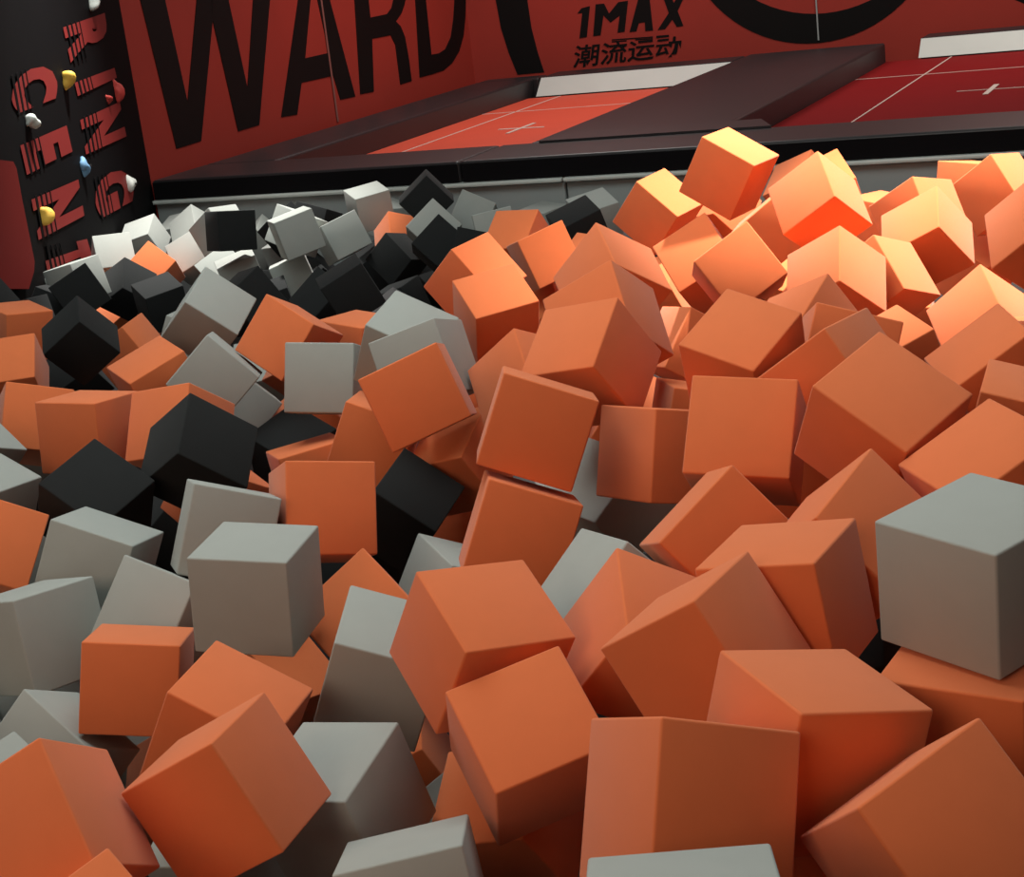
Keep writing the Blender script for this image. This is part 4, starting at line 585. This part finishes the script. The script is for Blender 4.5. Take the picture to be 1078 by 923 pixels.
# climbing wall: red letters turned a quarter turn, reading downwards
bm = bmesh.new(); bs = bmesh.new()
LET = [  # letter, baseline start, baseline end, cap end, cap start  (baseline on the left)
 ('R', (1.314, -0.200), (1.292, -0.388), (0.420, -0.358), (0.412, -0.166)),
 ('I', (1.290, -0.495), (1.276, -0.568), (0.397, -0.542), (0.411, -0.483)),
 ('N', (1.315, -0.693), (1.326, -0.879), (0.416, -0.886), (0.430, -0.680)),
 ('G', (1.321, -1.027), (1.314, -1.240), (0.462, -1.262), (0.470, -1.043)),
 ('C', (2.393, -0.382), (2.399, -0.552), (1.615, -0.542), (1.600, -0.347)),
 ('E', (2.403, -0.699), (2.390, -0.843), (1.567, -0.835), (1.585, -0.692)),
 ('N', (2.395, -0.963), (2.406, -1.161), (1.571, -1.176), (1.557, -0.983)),
 ('T', (2.364, -1.212), (2.365, -1.390), (1.562, -1.413), (1.602, -1.298)),
]
for ch, a, b, c, d in LET:
    text_on(bm, WC, ch, [a, b, c, d], 0.06)
    for f, w in ((.07, .04), (.17, .032), (.27, .026), (.36, .018)):
        mp = lambda t, v: (a[0]*(1-t)*(1-v)+b[0]*t*(1-v)+c[0]*t*v+d[0]*(1-t)*v, a[1]*(1-t)*(1-v)+b[1]*t*(1-v)+c[1]*t*v+d[1]*(1-t)*v)
        poly_on(bs, WC, [mp(-.05, f), mp(1.05, f), mp(1.05, f + w), mp(-.05, f + w)], 0.008, 0.003)
o1 = finish(bm, 'lettering', ['redink'], wall_side); o1['label'] = 'red letters RING and CENT turned sideways'
finish(bs, 'letter_stripes', ['board'], wall_side)
bm = bmesh.new()
pts = [(2.879, -0.711), (2.685, -0.745), (2.658, -0.781), (2.666, -0.923), (2.663, -1.224), (2.699, -1.265), (2.821, -1.325), (3.216, -1.243)]
bm_prism(bm, [WC.at(u, h, 0.05) for u, h in pts], WC.n * -0.05)
tag(finish(bm, 'wall_mat', ['darkred']), 'dark red rounded mat fixed low on the black climbing wall', 'mat')

# climbing holds
def hold(uh, size, m, label, seed, squash=(1, 1, .8), parts=1):
    rnd = random.Random(seed); u, h = uh
    bm = bmesh.new(); bmesh.ops.create_icosphere(bm, subdivisions=3, radius=1.0)
    k = [Vector((rnd.uniform(-1, 1), rnd.uniform(-1, 1), rnd.uniform(-1, 1))) for _ in range(5)]
    for v in bm.verts:
        n = v.co.normalized(); r = 1 + sum(.16 * math.sin(3.1 * n.dot(q) + i) for i, q in enumerate(k))
        v.co = n * r
        w = v.co; v.co = WC.d * (w.x * size * squash[0]) + Vector((0, 0, w.y * size * squash[1])) + WC.n * (max(w.z, -.2) * size * squash[2] * 1.45)
    o = finish(bm, 'climbing_hold', [m], smooth=True); o.location = WC.at(u, h, .30 * size * squash[2])
    bb = bmesh.new(); bmesh.ops.create_cone(bb, cap_ends=True, segments=12, radius1=size * .17, radius2=size * .17, depth=size * .12)
    rot = Vector((0, 0, 1)).rotation_difference(WC.n).to_matrix().to_4x4(); bmesh.ops.transform(bb, matrix=rot, verts=bb.verts)
    b = finish(bb, 'bolt', ['padside'], o); b.location = WC.n * (size * squash[2] * 1.43)
    return tag(o, label, 'climbing hold', 'climbing holds on the black wall')
hold((1.455, -0.466), .040, 'hyellow', 'round yellow climbing hold beside the sideways letter C', 1)
hold((2.206, -0.607), .038, 'hwhite', 'white climbing hold between the sideways letters C and E', 2, (1.1, .9, .8))
hold((1.430, -0.930), .042, 'hblue', 'blue heart-shaped climbing hold on the black wall', 3, (.8, 1.15, .7))
hold((2.265, -1.055), .040, 'hyellow', 'yellow climbing hold on the lowest sideways letter N', 4, (1, 1.1, .7))
hold((0.567, -1.154), .042, 'hwhite', 'greyish white climbing hold on the sideways letter G', 5, (1, 1, .7))
hold((0.659, -0.114), .042, 'hwhite', 'mottled white climbing hold above the sideways letter R', 6, (1.1, 1, .7))
hold((0.469, -0.608), .036, 'hred', 'slim red climbing hold near the red lettered wall', 7, (.6, 1.5, .6))
hold((0.675, -0.642), .026, 'hred', 'small red climbing hold under the slim red one', 9, (1, 1.2, .7))
hold((2.390, -1.377), .028, 'hwhite', 'small white climbing hold low on the wall by black foam cubes', 8)

# ---------------------------------------------------------------- light: the hall's lamps and one added fill
def area(name, loc, target, size, power, color, spread=180):
    l = bpy.data.lights.new(name, 'AREA'); l.shape = 'RECTANGLE'; l.size, l.size_y = size; l.energy = power; l.color = color; l.spread = math.radians(spread)
    o = bpy.data.objects.new(name, l); COL.objects.link(o); o.location = loc
    o.rotation_euler = (Vector(target) - Vector(loc)).to_track_quat('-Z', 'Y').to_euler(); return o
def spot(name, loc, target, power, color, angle, blend, radius):
    l = bpy.data.lights.new(name, 'SPOT'); l.energy = power; l.color = color; l.spot_size = math.radians(angle); l.spot_blend = blend; l.shadow_soft_size = radius
    o = bpy.data.objects.new(name, l); COL.objects.link(o); o.location = loc
    o.rotation_euler = (Vector(target) - Vector(loc)).to_track_quat('-Z', 'Y').to_euler(); return o
spot('spot_lamp', (-0.35, 6.2, H0 + 2.6), (-0.85, 5.75, H0 - 0.9), 2700, (1.0, 0.90, 0.76), 52, 0.7, 0.05)
spot('spot_lamp', (-5.2, 8.3, H0 + 2.3), (-5.4, 7.3, H0 - 1.3), 1600, (1.0, 0.99, 0.93), 52, 0.9, 0.12)
area('ceiling_or_fill_light', (-2.5, 3.8, H0 + 3.4), (-2.5, 3.8, 0), (5.0, 4.0), 245, (0.90, 1.0, 0.97))
area('ceiling_or_fill_light', (-2.6, -3.2, H0 + 2.2), (-1.6, 3.6, H0 - 1.2), (5.0, 3.0), 145, (1.0, 0.70, 0.52))  # added warm fill behind the camera, standing in for bounced light
area('ceiling_or_fill_light', (-4.9, 12.0, H0 + 2.3), (-4.9, 12.2, 0), (2.0, 2.0), 82, (1.0, 0.97, 0.92))
area('ceiling_or_fill_light', (-0.8, 13.9, H0 + 2.3), (-0.8, 14.4, 0), (3.0, 0.6), 95, (1.0, 0.95, 0.88))
w = bpy.data.worlds.new('world'); sc.world = w; w.use_nodes = True
w.node_tree.nodes['Background'].inputs['Color'].default_value = (1.0, 0.97, 0.93, 1); w.node_tree.nodes['Background'].inputs['Strength'].default_value = 0.06
